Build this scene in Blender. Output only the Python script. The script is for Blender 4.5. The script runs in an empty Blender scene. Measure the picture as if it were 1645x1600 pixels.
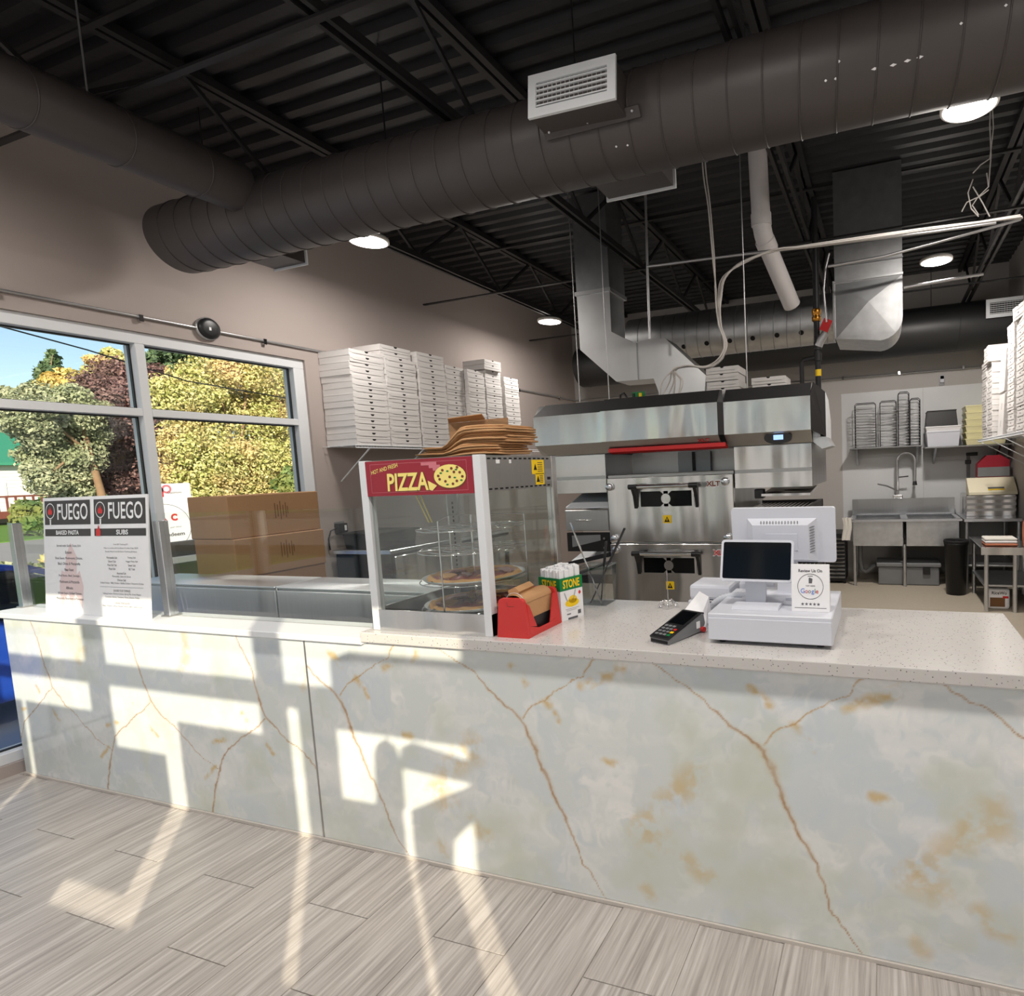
import bpy, bmesh, math, random
import numpy as np
from mathutils import Vector, Matrix
random.seed(7); rng = np.random.default_rng(7)
sc = bpy.context.scene
COL = sc.collection

# ---------------------------------------------------------------- camera
W_, H_ = 1645, 1600
F_, CX, CY = 934.27, 1103.27, 835.28
CAM = np.array([0., -1.702, 1.5])
def _rot(yaw, pitch, roll):
    y, p, r = (math.radians(a) for a in (yaw, pitch, roll))
    f = np.array([math.sin(y)*math.cos(p), math.cos(y)*math.cos(p), math.sin(p)])
    r0 = np.array([math.cos(y), -math.sin(y), 0.]); u0 = np.cross(r0, f)
    return np.array([math.cos(r)*r0+math.sin(r)*u0, math.sin(r)*r0-math.cos(r)*u0, f])
RM = _rot(-18.8614, -5.0654, -2.46878)
cam = bpy.data.cameras.new('camera'); co = bpy.data.objects.new('camera', cam); COL.objects.link(co)
cam.sensor_fit = 'HORIZONTAL'; cam.sensor_width = 36; cam.lens = F_*36/W_
cam.shift_x = (W_/2-CX)/W_; cam.shift_y = (CY-H_/2)/W_
cam.clip_start = .02; cam.clip_end = 500
R_, U_, D_ = RM[0], -RM[1], RM[2]
co.matrix_world = Matrix(((R_[0], U_[0], -D_[0], CAM[0]), (R_[1], U_[1], -D_[1], CAM[1]), (R_[2], U_[2], -D_[2], CAM[2]), (0, 0, 0, 1)))
sc.camera = co
def P(u, v, axis, val):
    """photo pixel -> point on the plane axis = val (a floor, wall or face the thing touches)"""
    d = RM.T @ np.array([(u-CX)/F_, (v-CY)/F_, 1.]); t = (val-CAM[axis])/d[axis]
    return Vector(CAM+t*d)
def DP(u, v, dist):
    d = RM.T @ np.array([(u-CX)/F_, (v-CY)/F_, 1.]); return Vector(CAM+dist*d)

# ---------------------------------------------------------------- sky, sun, exposure
SUN_EL = math.radians(21.35)
SUN_DIR = Vector((-.755*math.cos(SUN_EL), .656*math.cos(SUN_EL), -math.sin(SUN_EL)))   # travel direction
world = bpy.data.worlds.new('sky'); sc.world = world; world.use_nodes = True
nt = world.node_tree; nt.nodes.clear()
wo = nt.nodes.new('ShaderNodeOutputWorld'); bg = nt.nodes.new('ShaderNodeBackground'); sk = nt.nodes.new('ShaderNodeTexSky')
sk.sky_type = 'NISHITA'; sk.sun_disc = False; sk.sun_elevation = SUN_EL
sk.sun_rotation = math.atan2(-SUN_DIR.x, -SUN_DIR.y); sk.air_density = 1.0; sk.dust_density = .3; sk.ozone_density = 1.0
bg.inputs['Strength'].default_value = .145
nt.links.new(sk.outputs[0], bg.inputs[0]); nt.links.new(bg.outputs[0], wo.inputs[0])
sl = bpy.data.lights.new('sun', 'SUN'); sl.energy = 6.5; sl.color = (1, .87, .68); sl.angle = math.radians(.4)
so = bpy.data.objects.new('sun', sl); COL.objects.link(so); so.rotation_euler = SUN_DIR.to_track_quat('-Z', 'Y').to_euler(); so.location = (20, -20, 20)
LAMP_W = 25
sc.view_settings.view_transform = 'Standard'; sc.view_settings.look = 'None'; sc.view_settings.gamma = 1
sc.view_settings.exposure = .08; sc.view_settings.use_curve_mapping = False
cy = sc.cycles
cy.use_denoising = True; cy.max_bounces = 10; cy.diffuse_bounces = 5; cy.glossy_bounces = 4; cy.transmission_bounces = 6; cy.transparent_max_bounces = 24
cy.sample_clamp_indirect = 6; cy.caustics_reflective = False; cy.caustics_refractive = False
try: cy.denoiser = 'OPENIMAGEDENOISE'
except Exception: pass

# ---------------------------------------------------------------- materials
MATS = {}
def nodes(name):
    m = bpy.data.materials.new(name); m.use_nodes = True
    n = m.node_tree.nodes; b = n['Principled BSDF']; MATS[name] = m
    return m, m.node_tree, b
def mat(name, col, rough=.5, metal=0, var=.06, scale=8, bump=0, bscale=60, stretch=None, spec=.5, emit=None, estr=0, coat=0, trans=0, alpha=None):
    m, t, b = nodes(name)
    b.inputs['Roughness'].default_value = rough; b.inputs['Metallic'].default_value = metal
    b.inputs['Specular IOR Level'].default_value = spec; b.inputs['Coat Weight'].default_value = coat
    if trans: b.inputs['Transmission Weight'].default_value = trans
    if alpha is not None: b.inputs['Alpha'].default_value = alpha
    tc = t.nodes.new('ShaderNodeTexCoord'); mp = t.nodes.new('ShaderNodeMapping')
    if stretch: mp.inputs['Scale'].default_value = stretch
    t.links.new(tc.outputs['Object'], mp.inputs[0])
    nz = t.nodes.new('ShaderNodeTexNoise'); nz.inputs['Scale'].default_value = scale; nz.inputs['Detail'].default_value = 4
    t.links.new(mp.outputs[0], nz.inputs['Vector'])
    mx = t.nodes.new('ShaderNodeMix'); mx.data_type = 'RGBA'
    c = np.array(col)
    mx.inputs[6].default_value = (*np.clip(c*(1-var), 0, 1), 1); mx.inputs[7].default_value = (*np.clip(c*(1+var), 0, 1), 1)
    t.links.new(nz.outputs['Fac'], mx.inputs[0]); t.links.new(mx.outputs[2], b.inputs['Base Color'])
    if bump:
        n2 = t.nodes.new('ShaderNodeTexNoise'); n2.inputs['Scale'].default_value = bscale; n2.inputs['Detail'].default_value = 3
        bp = t.nodes.new('ShaderNodeBump'); bp.inputs['Strength'].default_value = bump; bp.inputs['Distance'].default_value = .01
        t.links.new(mp.outputs[0], n2.inputs['Vector']); t.links.new(n2.outputs['Fac'], bp.inputs['Height']); t.links.new(bp.outputs[0], b.inputs['Normal'])
    if emit:
        b.inputs['Emission Color'].default_value = (*emit, 1); b.inputs['Emission Strength'].default_value = estr
    return m
def S(r, g, b):   # sRGB 0-255 to linear
    return tuple(((c/255)/12.92 if c/255 <= .04045 else ((c/255+.055)/1.055)**2.4) for c in (r, g, b))
def glass_mat(name, tint=(1, 1, 1), refl=1.0, rough=0.0):
    m = bpy.data.materials.new(name); m.use_nodes = True; t = m.node_tree; t.nodes.clear(); MATS[name] = m
    o = t.nodes.new('ShaderNodeOutputMaterial'); mx = t.nodes.new('ShaderNodeMixShader'); tr = t.nodes.new('ShaderNodeBsdfTransparent'); gl = t.nodes.new('ShaderNodeBsdfGlossy')
    fr = t.nodes.new('ShaderNodeLayerWeight'); fr.inputs[0].default_value = .5
    pw = t.nodes.new('ShaderNodeMath'); pw.operation = 'POWER'; pw.inputs[1].default_value = 5
    mu = t.nodes.new('ShaderNodeMath'); mu.operation = 'MULTIPLY_ADD'; mu.inputs[1].default_value = .9; mu.inputs[2].default_value = .04*refl
    t.links.new(fr.outputs['Facing'], pw.inputs[0]); t.links.new(pw.outputs[0], mu.inputs[0])
    t.links.new(mu.outputs[0], mx.inputs[0])
    tr.inputs[0].default_value = (*tint, 1); gl.inputs['Roughness'].default_value = rough
    t.links.new(tr.outputs[0], mx.inputs[1]); t.links.new(gl.outputs[0], mx.inputs[2]); t.links.new(mx.outputs[0], o.inputs[0])
    return m
def steel(name, col=(.60, .60, .60), rough=.24, streak=(60, 60, .5), wav=.25):
    """brushed stainless: streaky roughness and gently wavy sheet"""
    m, t, b = nodes(name); b.inputs['Metallic'].default_value = 1
    tc = t.nodes.new('ShaderNodeTexCoord')
    mp = t.nodes.new('ShaderNodeMapping'); mp.inputs['Scale'].default_value = streak; t.links.new(tc.outputs['Object'], mp.inputs[0])
    nz = t.nodes.new('ShaderNodeTexNoise'); nz.inputs['Scale'].default_value = 6; nz.inputs['Detail'].default_value = 3; t.links.new(mp.outputs[0], nz.inputs['Vector'])
    mr = t.nodes.new('ShaderNodeMapRange'); mr.inputs[3].default_value = rough*.75; mr.inputs[4].default_value = rough*1.35
    t.links.new(nz.outputs['Fac'], mr.inputs[0]); t.links.new(mr.outputs[0], b.inputs['Roughness'])
    mx = t.nodes.new('ShaderNodeMix'); mx.data_type = 'RGBA'; c = np.array(col)
    mx.inputs[6].default_value = (*(c*.9), 1); mx.inputs[7].default_value = (*np.clip(c*1.1, 0, 1), 1)
    t.links.new(nz.outputs['Fac'], mx.inputs[0]); t.links.new(mx.outputs[2], b.inputs['Base Color'])
    if wav:
        m2 = t.nodes.new('ShaderNodeMapping'); m2.inputs['Scale'].default_value = (4.5, 4.5, .7); t.links.new(tc.outputs['Object'], m2.inputs[0])
        n2 = t.nodes.new('ShaderNodeTexNoise'); n2.inputs['Scale'].default_value = 1.3; n2.inputs['Detail'].default_value = 0; t.links.new(m2.outputs[0], n2.inputs['Vector'])
        bp = t.nodes.new('ShaderNodeBump'); bp.inputs['Strength'].default_value = wav; bp.inputs['Distance'].default_value = .05
        t.links.new(n2.outputs['Fac'], bp.inputs['Height']); t.links.new(bp.outputs[0], b.inputs['Normal'])
    b.inputs['Anisotropic'].default_value = .5
    return m
def emis(name, col, s):
    m = bpy.data.materials.new(name); m.use_nodes = True; t = m.node_tree; t.nodes.clear(); MATS[name] = m
    o = t.nodes.new('ShaderNodeOutputMaterial'); e = t.nodes.new('ShaderNodeEmission'); e.inputs[0].default_value = (*col, 1); e.inputs[1].default_value = s
    t.links.new(e.outputs[0], o.inputs[0]); return m
mat('wall_paint', S(172, 161, 156), .85, var=.02, scale=2, bump=.05, bscale=120)
mat('wall_cool', S(184, 181, 178), .85, var=.02, scale=2)
mat('black_paint', S(33, 32, 33), .55, var=.15, scale=5, bump=.1, bscale=30)
mat('duct_black', S(70, 65, 64), .45, var=.08, scale=4, bump=.03, bscale=20)
mat('duct_dark', S(34, 35, 36), .45, var=.1, scale=4)
mat('deck_black', S(22, 22, 25), .5, var=.25, scale=9, bump=.15, bscale=25)
mat('white_metal', S(232, 236, 240), .45, var=.02)
mat('alu_white', S(222, 225, 228), .4, var=.02)
mat('white_plastic', S(208, 211, 220), .4, var=.015)
mat('white_board', S(238, 238, 240), .55, var=.03, scale=20)
mat('grey_plastic', S(120, 122, 124), .5)
mat('dark_plastic', S(24, 25, 27), .4, var=.1)
mat('black_gloss', S(6, 8, 10), .10, var=.0, spec=.25)
mat('black_matte', S(14, 14, 15), .8, var=.1)
mat('red_plastic', S(205, 52, 50), .38, var=.05)
mat('red_sign', S(150, 30, 48), .4, var=.05)
mat('red_print', S(205, 40, 42), .5, var=.05)
mat('pale_red', S(226, 205, 205), .6, var=.03)
mat('cream_print', S(245, 226, 130), .5, var=.06)
mat('gold_reflection', S(240, 232, 205), .5, var=.04)
mat('pink_print', S(205, 120, 130), .5)
mat('yellow_print', S(245, 205, 20), .5, var=.04)
mat('green_print', S(0, 122, 62), .45, var=.04)
mat('brown_print', S(120, 60, 40), .5)
mat('grey_print', S(95, 95, 100), .6)
mat('charcoal_print', S(62, 56, 56), .55)
mat('blue_print', S(66, 120, 220), .5)
mat('kraft', S(186, 142, 98), .75, var=.1, scale=14, bump=.1, bscale=80)
mat('cardboard', S(166, 128, 92), .8, var=.06, scale=12, bump=.08, bscale=90)
mat('card_dark', S(120, 84, 52), .8, var=.08)
mat('pizza_white', S(222, 219, 217), .7, var=.02, scale=20)
mat('brass', S(200, 140, 60), .3, 1)
mat('chrome', S(225, 225, 225), .12, 1, var=.02)
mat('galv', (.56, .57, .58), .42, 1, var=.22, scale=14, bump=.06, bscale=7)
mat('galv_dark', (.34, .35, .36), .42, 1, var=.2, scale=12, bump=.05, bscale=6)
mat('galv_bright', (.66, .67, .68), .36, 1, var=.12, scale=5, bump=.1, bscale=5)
steel('steel', (.74, .73, .72), .20, wav=.85); steel('steel_side', (.52, .53, .54), .3); steel('steel_grey', (.46, .455, .45), .36, wav=.05)
steel('steel_top', (.72, .74, .78), .22, (60, .5, 60), .1)
steel('steel_prep', (.84, .86, .88), .42, wav=.1)
mat('pvc', S(232, 228, 228), .4, var=.03)
mat('conduit', S(190, 190, 192), .35, .8, var=.1)
mat('cable_white', S(205, 200, 195), .5)
mat('iron', S(48, 48, 50), .5, .6, var=.15)
mat('tray_lid', S(232, 226, 180), .4, var=.03)
mat('cloth_white', S(225, 222, 214), .9, var=.06, bump=.2)
mat('orange', S(196, 120, 90), .6)
mat('crust', S(214, 160, 96), .7, var=.18, scale=18, bump=.3, bscale=40)
mat('pepperoni', S(140, 48, 30), .5, var=.25, scale=30)
mat('screen_blue', S(120, 160, 220), .3, emit=(.35, .55, .95), estr=1.2)
mat('lamp_trim', S(235, 232, 228), .5)
emis('lamp_glow', (1, .95, .88), 14)
mat('frp', S(214, 216, 218), .35, var=.015, bump=.06, bscale=200)
mat('hose', S(208, 212, 220), .45)
glass_mat('glass', (.97, .985, .975), .9)
glass_mat('glass_case', (.95, .975, .965), 2.2)
glass_mat('clear_plastic', (.90, .92, .93), 2.2, .05)
glass_mat('oven_glass', (.14, .15, .16), 1.6)
mat('car_blue', S(38, 84, 205), .18, .2, var=.03, coat=1)
mat('car_glass', S(16, 20, 24), .04, var=0)
mat('tyre', S(22, 22, 23), .8)
def quartz():
    m, t, b = nodes('quartz'); b.inputs['Roughness'].default_value = .16
    tc = t.nodes.new('ShaderNodeTexCoord'); v = t.nodes.new('ShaderNodeTexVoronoi'); v.inputs['Scale'].default_value = 80; t.links.new(tc.outputs['Object'], v.inputs['Vector'])
    r = t.nodes.new('ShaderNodeValToRGB'); e = r.color_ramp.elements
    e[0].position = .12; e[0].color = (*S(118, 114, 116), 1); e[1].position = .19; e[1].color = (*S(208, 205, 202), 1)
    t.links.new(v.outputs['Distance'], r.inputs[0])
    n = t.nodes.new('ShaderNodeTexNoise'); n.inputs['Scale'].default_value = 45; t.links.new(tc.outputs['Object'], n.inputs['Vector'])
    mx = t.nodes.new('ShaderNodeMix'); mx.data_type = 'RGBA'; mx.blend_type = 'MULTIPLY'; mx.inputs[0].default_value = .10
    t.links.new(r.outputs[0], mx.inputs[6]); t.links.new(n.outputs['Color'], mx.inputs[7]); t.links.new(mx.outputs[2], b.inputs['Base Color'])
quartz()
def marble():
    m, t, b = nodes('marble'); b.inputs['Roughness'].default_value = .07; b.inputs['Specular IOR Level'].default_value = .5
    at = t.nodes.new('ShaderNodeAttribute'); at.attribute_name = 'stone'
    t.links.new(at.outputs['Color'], b.inputs['Base Color'])
marble()
def tile():
    m, t, b = nodes('floor_tile'); 
    tc = t.nodes.new('ShaderNodeTexCoord'); oi = t.nodes.new('ShaderNodeObjectInfo')
    ad = t.nodes.new('ShaderNodeVectorMath'); ad.operation = 'MULTIPLY_ADD'; ad.inputs[1].default_value = (1, 1, 1)
    cb = t.nodes.new('ShaderNodeCombineXYZ'); mu = t.nodes.new('ShaderNodeMath'); mu.operation = 'MULTIPLY'; mu.inputs[1].default_value = 37
    t.links.new(oi.outputs['Random'], mu.inputs[0]); t.links.new(mu.outputs[0], cb.inputs[0]); t.links.new(mu.outputs[0], cb.inputs[2])
    t.links.new(tc.outputs['Object'], ad.inputs[0]); t.links.new(cb.outputs[0], ad.inputs[2])
    def nz(sx, sy, sc_, det):
        mp = t.nodes.new('ShaderNodeMapping'); mp.inputs['Scale'].default_value = (sx, sy, 1); t.links.new(ad.outputs[0], mp.inputs[0])
        n = t.nodes.new('ShaderNodeTexNoise'); n.inputs['Scale'].default_value = sc_; n.inputs['Detail'].default_value = det; n.inputs['Roughness'].default_value = .6
        t.links.new(mp.outputs[0], n.inputs['Vector']); return n
    a = nz(1, .035, 85, 4); c = nz(1, .05, 22, 3)
    r = t.nodes.new('ShaderNodeValToRGB'); e = r.color_ramp.elements
    e[0].position = .30; e[0].color = (*S(156, 149, 144), 1); e[1].position = .70; e[1].color = (*S(208, 202, 197), 1)
    k = e.new(.5); k.color = (*S(184, 177, 171), 1)
    t.links.new(a.outputs['Fac'], r.inputs[0])
    mx = t.nodes.new('ShaderNodeMix'); mx.data_type = 'RGBA'; mx.blend_type = 'OVERLAY'; mx.inputs[0].default_value = .22
    t.links.new(r.outputs[0], mx.inputs[6]); t.links.new(c.outputs['Fac'], mx.inputs[7]); t.links.new(mx.outputs[2], b.inputs['Base Color'])
    b.inputs['Roughness'].default_value = .30; b.inputs['Specular IOR Level'].default_value = .4
tile()
mat('grout', S(205, 198, 190), .9, var=.05, scale=30)
mat('kitchen_floor', S(176, 166, 150), .5, var=.12, scale=10, stretch=(3, 3, 1))
mat('grass', S(104, 148, 58), .9, var=.3, scale=3); mat('road', S(176, 172, 172), .9, var=.08, scale=1.5); mat('paving', S(196, 200, 206), .85, var=.05, scale=1)
mat('green_roof', S(60, 150, 120), .55, var=.08, scale=3, stretch=(1, 8, 1)); mat('siding', S(236, 236, 236), .7, var=.03); mat('deck_wood', S(120, 62, 50), .7, var=.15)
mat('bark', S(150, 122, 96), .9, var=.2, scale=6); mat('weathered', S(150, 138, 122), .9, var=.2, scale=9)
def leaf(name, a, b_, c_):
    m, t, b = nodes(name); b.inputs['Roughness'].default_value = .55
    g = t.nodes.new('ShaderNodeNewGeometry'); mx = t.nodes.new('ShaderNodeMix'); mx.data_type = 'RGBA'
    mx.inputs[6].default_value = (*a, 1); mx.inputs[7].default_value = (*b_, 1)
    t.links.new(g.outputs['Random Per Island'], mx.inputs[0])
    nz = t.nodes.new('ShaderNodeTexNoise'); nz.inputs['Scale'].default_value = .8; nz.inputs['Detail'].default_value = 3; t.links.new(g.outputs['Position'], nz.inputs['Vector'])
    mr = t.nodes.new('ShaderNodeMapRange'); mr.inputs[1].default_value = .48; mr.inputs[2].default_value = .66; mr.inputs[4].default_value = .75; t.links.new(nz.outputs['Fac'], mr.inputs[0])
    m2 = t.nodes.new('ShaderNodeMix'); m2.data_type = 'RGBA'; m2.inputs[7].default_value = (*c_, 1); t.links.new(mr.outputs[0], m2.inputs[0]); t.links.new(mx.outputs[2], m2.inputs[6]); t.links.new(m2.outputs[2], b.inputs['Base Color'])
leaf('leaf_yellow', S(164, 174, 92), S(238, 226, 160), S(232, 194, 146)); leaf('leaf_gold', S(196, 166, 84), S(232, 208, 134), S(180, 170, 90)); leaf('leaf_purple', S(92, 64, 68), S(150, 116, 112), S(110, 92, 82))
leaf('leaf_olive', S(134, 144, 112), S(196, 198, 164), S(150, 160, 120)); leaf('leaf_green', S(70, 104, 58), S(136, 156, 88), S(150, 150, 80)); leaf('leaf_conifer', S(56, 82, 58), S(104, 128, 84), S(84, 100, 60))

# ---------------------------------------------------------------- mesh helpers
ORG = {}
class MB:
    def __init__(s): s.v = []; s.f = []; s.sm = []
    def add(s, vs, fs, smooth=False):
        o = len(s.v); s.v += [tuple(p) for p in vs]
        for f in fs: s.f.append(tuple(i+o for i in f)); s.sm.append(smooth)
        return s
    def box(s, x0, x1, y0, y1, z0, z1, M=None):
        vs = [Vector((x, y, z)) for z in (z0, z1) for y in (y0, y1) for x in (x0, x1)]
        if M is not None: vs = [M @ v for v in vs]
        return s.add(vs, [(0, 2, 3, 1), (4, 5, 7, 6), (0, 1, 5, 4), (2, 6, 7, 3), (0, 4, 6, 2), (1, 3, 7, 5)])
    def rbox(s, x0, x1, y0, y1, z0, z1, r=.01, seg=2, M=None):
        bm = bmesh.new(); bmesh.ops.create_cube(bm, size=1)
        for v in bm.verts: v.co = Vector(((x0+x1)/2+v.co.x*(x1-x0), (y0+y1)/2+v.co.y*(y1-y0), (z0+z1)/2+v.co.z*(z1-z0)))
        bmesh.ops.bevel(bm, geom=list(bm.edges), offset=min(r, .49*min(x1-x0, y1-y0, z1-z0)), segments=seg, profile=.5, affect='EDGES')
        vs = [M @ v.co if M is not None else v.co.copy() for v in bm.verts]
        bm.verts.index_update(); fs = [tuple(v.index for v in f.verts) for f in bm.faces]; bm.free()
        return s.add(vs, fs)
    def prism(s, poly, axis, a, b, M=None):
        """poly: 2-D points in the two other axes (in xyz order), extruded a..b along axis"""
        n = len(poly); vs = []
        for w in (a, b):
            for p in poly:
                q = list(p); q.insert(axis, w); vs.append(Vector(q))
        if M is not None: vs = [M @ v for v in vs]
        fs = [tuple(range(n)), tuple(range(2*n-1, n-1, -1))]+[(i, n+i, n+(i+1) % n, (i+1) % n) for i in range(n)]
        return s.add(vs, fs)
    def cyl(s, p0, p1, r, n=16, r1=None, caps=True):
        p0 = Vector(p0); p1 = Vector(p1); d = (p1-p0).normalized(); a = d.orthogonal().normalized(); b = d.cross(a); r1 = r if r1 is None else r1
        vs = [p0+(a*math.cos(t)+b*math.sin(t))*r for t in (2*math.pi*i/n for i in range(n))]+[p1+(a*math.cos(t)+b*math.sin(t))*r1 for t in (2*math.pi*i/n for i in range(n))]
        s.add(vs, [(i, (i+1) % n, n+(i+1) % n, n+i) for i in range(n)], True)
        if caps: s.add(vs[:n], [tuple(range(n-1, -1, -1))]); s.add(vs[n:], [tuple(range(n))])
        return s
    def tube(s, pts, r, n=8, smooth=True, caps=True):
        pts = [Vector(p) for p in pts]; rings = []; prev = None
        for i, p in enumerate(pts):
            d = (pts[min(i+1, len(pts)-1)]-pts[max(i-1, 0)]).normalized()
            a = d.orthogonal().normalized() if prev is None else (prev-d*prev.dot(d)).normalized()
            prev = a; b = d.cross(a); rr = r[i] if isinstance(r, (list, tuple)) else r
            rings.append([p+(a*math.cos(2*math.pi*k/n)+b*math.sin(2*math.pi*k/n))*rr for k in range(n)])
        vs = [v for q in rings for v in q]
        fs = [(i*n+k, i*n+(k+1) % n, (i+1)*n+(k+1) % n, (i+1)*n+k) for i in range(len(pts)-1) for k in range(n)]
        s.add(vs, fs, smooth)
        if caps: s.add(rings[0], [tuple(range(n-1, -1, -1))]); s.add(rings[-1], [tuple(range(n))])
        return s
    def bar(s, p0, p1, w, h, up=(0, 0, 1)):
        p0 = Vector(p0); p1 = Vector(p1); d = (p1-p0).normalized(); sd = d.cross(Vector(up))
        if sd.length < 1e-4: sd = d.orthogonal()
        sd.normalize(); u = sd.cross(d)
        vs = [p+sd*a*w/2+u*b*h/2 for p in (p0, p1) for a, b in ((-1, -1), (1, -1), (1, 1), (-1, 1))]
        return s.add(vs, [(3, 2, 1, 0), (4, 5, 6, 7)]+[(i, (i+1) % 4, 4+(i+1) % 4, 4+i) for i in range(4)])
    def lathe(s, prof, c, n=24, axis='z', smooth=True):
        c = Vector(c); vs = []
        for r, h in prof:
            for k in range(n):
                t = 2*math.pi*k/n; a, b = r*math.cos(t), r*math.sin(t)
                vs.append(c+(Vector((a, b, h)) if axis == 'z' else Vector((h, a, b)) if axis == 'x' else Vector((a, h, b))))
        m = len(prof)
        return s.add(vs, [(i*n+k, i*n+(k+1) % n, (i+1)*n+(k+1) % n, (i+1)*n+k) for i in range(m-1) for k in range(n)], smooth)
    def quad(s, a, b, c, d): return s.add([Vector(p) for p in (a, b, c, d)], [(0, 1, 2, 3)])
    def poly(s, pts): return s.add([Vector(p) for p in pts], [tuple(range(len(pts)))])
    def plate(s, pts, t):
        """planar polygon given a thickness t along its normal (backwards)"""
        pts = [Vector(p) for p in pts]; n = (pts[1]-pts[0]).cross(pts[2]-pts[0]).normalized(); k = len(pts)
        return s.add(pts+[p-n*t for p in pts], [tuple(range(k)), tuple(range(2*k-1, k-1, -1))]+[(i, k+i, k+(i+1) % k, (i+1) % k) for i in range(k)])
    def mesh(s, name, m, off=(0, 0, 0)):
        me = bpy.data.meshes.new(name); o = Vector(off)
        me.from_pydata([tuple(Vector(v)-o) for v in s.v], [], s.f)
        me.polygons.foreach_set('use_smooth', s.sm)
        if m: me.materials.append(MATS[m] if isinstance(m, str) else m)
        bm = bmesh.new(); bm.from_mesh(me); bmesh.ops.recalc_face_normals(bm, faces=bm.faces); bm.to_mesh(me); bm.free()
        me.update(); return me
    def build(s, name, m, parent=None, label=None, cat=None, group=None, kind=None, origin=None):
        if parent is not None: off = ORG[parent.name]
        elif origin is not None: off = Vector(origin)
        else:
            a = np.array(s.v); off = Vector(((a[:, 0].min()+a[:, 0].max())/2, (a[:, 1].min()+a[:, 1].max())/2, a[:, 2].min()))
        o = bpy.data.objects.new(name, s.mesh(name, m, off)); COL.objects.link(o); ORG[o.name] = Vector(off)
        if parent is not None: o.parent = parent
        else: o.location = off
        return tag(o, label, cat, group, kind)
def tag(o, label=None, cat=None, group=None, kind=None):
    if label: o['label'] = label
    if cat: o['category'] = cat
    if group: o['group'] = group
    if kind: o['kind'] = kind
    return o
def thing(name, label, cat, loc=(0, 0, 0), group=None, kind=None):
    o = bpy.data.objects.new(name, None); COL.objects.link(o); o.location = loc; o.empty_display_size = .05; ORG[o.name] = Vector(loc)
    return tag(o, label, cat, group, kind)
def local(name, label, cat, loc, rot=(0, 0, 0), group=None):
    """thing whose parts are modelled in its own local coordinates"""
    o = thing(name, label, cat, loc, group); o.rotation_euler = rot; ORG[o.name] = Vector((0, 0, 0)); return o
def dup(root, loc, rotz=None, label=None, group=None):
    r = root.copy(); COL.objects.link(r); r.location = loc
    if rotz is not None: r.rotation_euler = (0, 0, rotz)
    if label: r['label'] = label
    if group: r['group'] = group
    for ch in root.children:
        c = ch.copy(); COL.objects.link(c); c.parent = r
        for g in ch.children:
            d = g.copy(); COL.objects.link(d); d.parent = c
    return r
_fc = {}
def text(s, parent, c, ux, uy, w, h, m, name='lettering', off=.0012, align='C', bold=0.0, shear=0.0):
    """flat lettering fitted into a w x h rectangle centred at c (ux reading direction, uy up); h None keeps proportions"""
    cu = bpy.data.curves.new('t', 'FONT'); cu.body = s; cu.size = 1; cu.offset = bold; cu.shear = shear; cu.resolution_u = 3
    to = bpy.data.objects.new('t', cu); COL.objects.link(to)
    me = bpy.data.meshes.new_from_object(to.evaluated_get(bpy.context.evaluated_depsgraph_get()))
    bpy.data.objects.remove(to); bpy.data.curves.remove(cu)
    v = np.array([tuple(x.co) for x in me.vertices])
    if len(v) == 0: return None
    lo, hi = v.min(0), v.max(0); k = w/(hi[0]-lo[0]); ky = k if h is None else h/(hi[1]-lo[1])
    ux = Vector(ux).normalized(); uy = Vector(uy).normalized(); n = ux.cross(uy); o = ORG[parent.name]; c = Vector(c)
    for x in me.vertices:
        a, b = (x.co.x-(lo[0]+hi[0])/2)*k, (x.co.y-(lo[1]+hi[1])/2)*ky
        x.co = c+ux*a+uy*b+n*off-o
    me.materials.clear(); me.materials.append(MATS[m]); me.update()
    ob = bpy.data.objects.new(name, me); COL.objects.link(ob); ob.parent = parent; ORG[ob.name] = o
    return ob
def flat(parent, c, ux, uy, pts, m, name, off=.001):
    """flat printed polygon(s) on a face: pts in (ux,uy) metres"""
    ux = Vector(ux).normalized(); uy = Vector(uy).normalized(); n = ux.cross(uy); c = Vector(c)
    mb = MB()
    for poly in (pts if isinstance(pts[0][0], (list, tuple)) else [pts]): mb.poly([c+ux*a+uy*b+n*off for a, b in poly])
    return mb.build(name, m, parent)
def rect(w, h, cx=0, cy=0): return [(cx-w/2, cy-h/2), (cx+w/2, cy-h/2), (cx+w/2, cy+h/2), (cx-w/2, cy+h/2)]
def ell(rx, ry, cx=0, cy=0, n=24): return [(cx+rx*math.cos(2*math.pi*i/n), cy+ry*math.sin(2*math.pi*i/n)) for i in range(n)]
def ring(r0, r1, cx=0, cy=0, n=32, sy=1):
    return [[(cx+r*math.cos(t), cy+sy*r*math.sin(t)) for r, t in ((r0, a), (r1, a), (r1, b), (r0, b))] for a, b in ((2*math.pi*i/n, 2*math.pi*(i+1)/n) for i in range(n))]
X, Y, Z = (1, 0, 0), (0, 1, 0), (0, 0, 1)
def arc(c, r, a0, a1, n, ax, ay):
    c = Vector(c); ax = Vector(ax); ay = Vector(ay)
    return [c+ax*(r*math.cos(a0+(a1-a0)*i/n))+ay*(r*math.sin(a0+(a1-a0)*i/n)) for i in range(n+1)]
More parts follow.
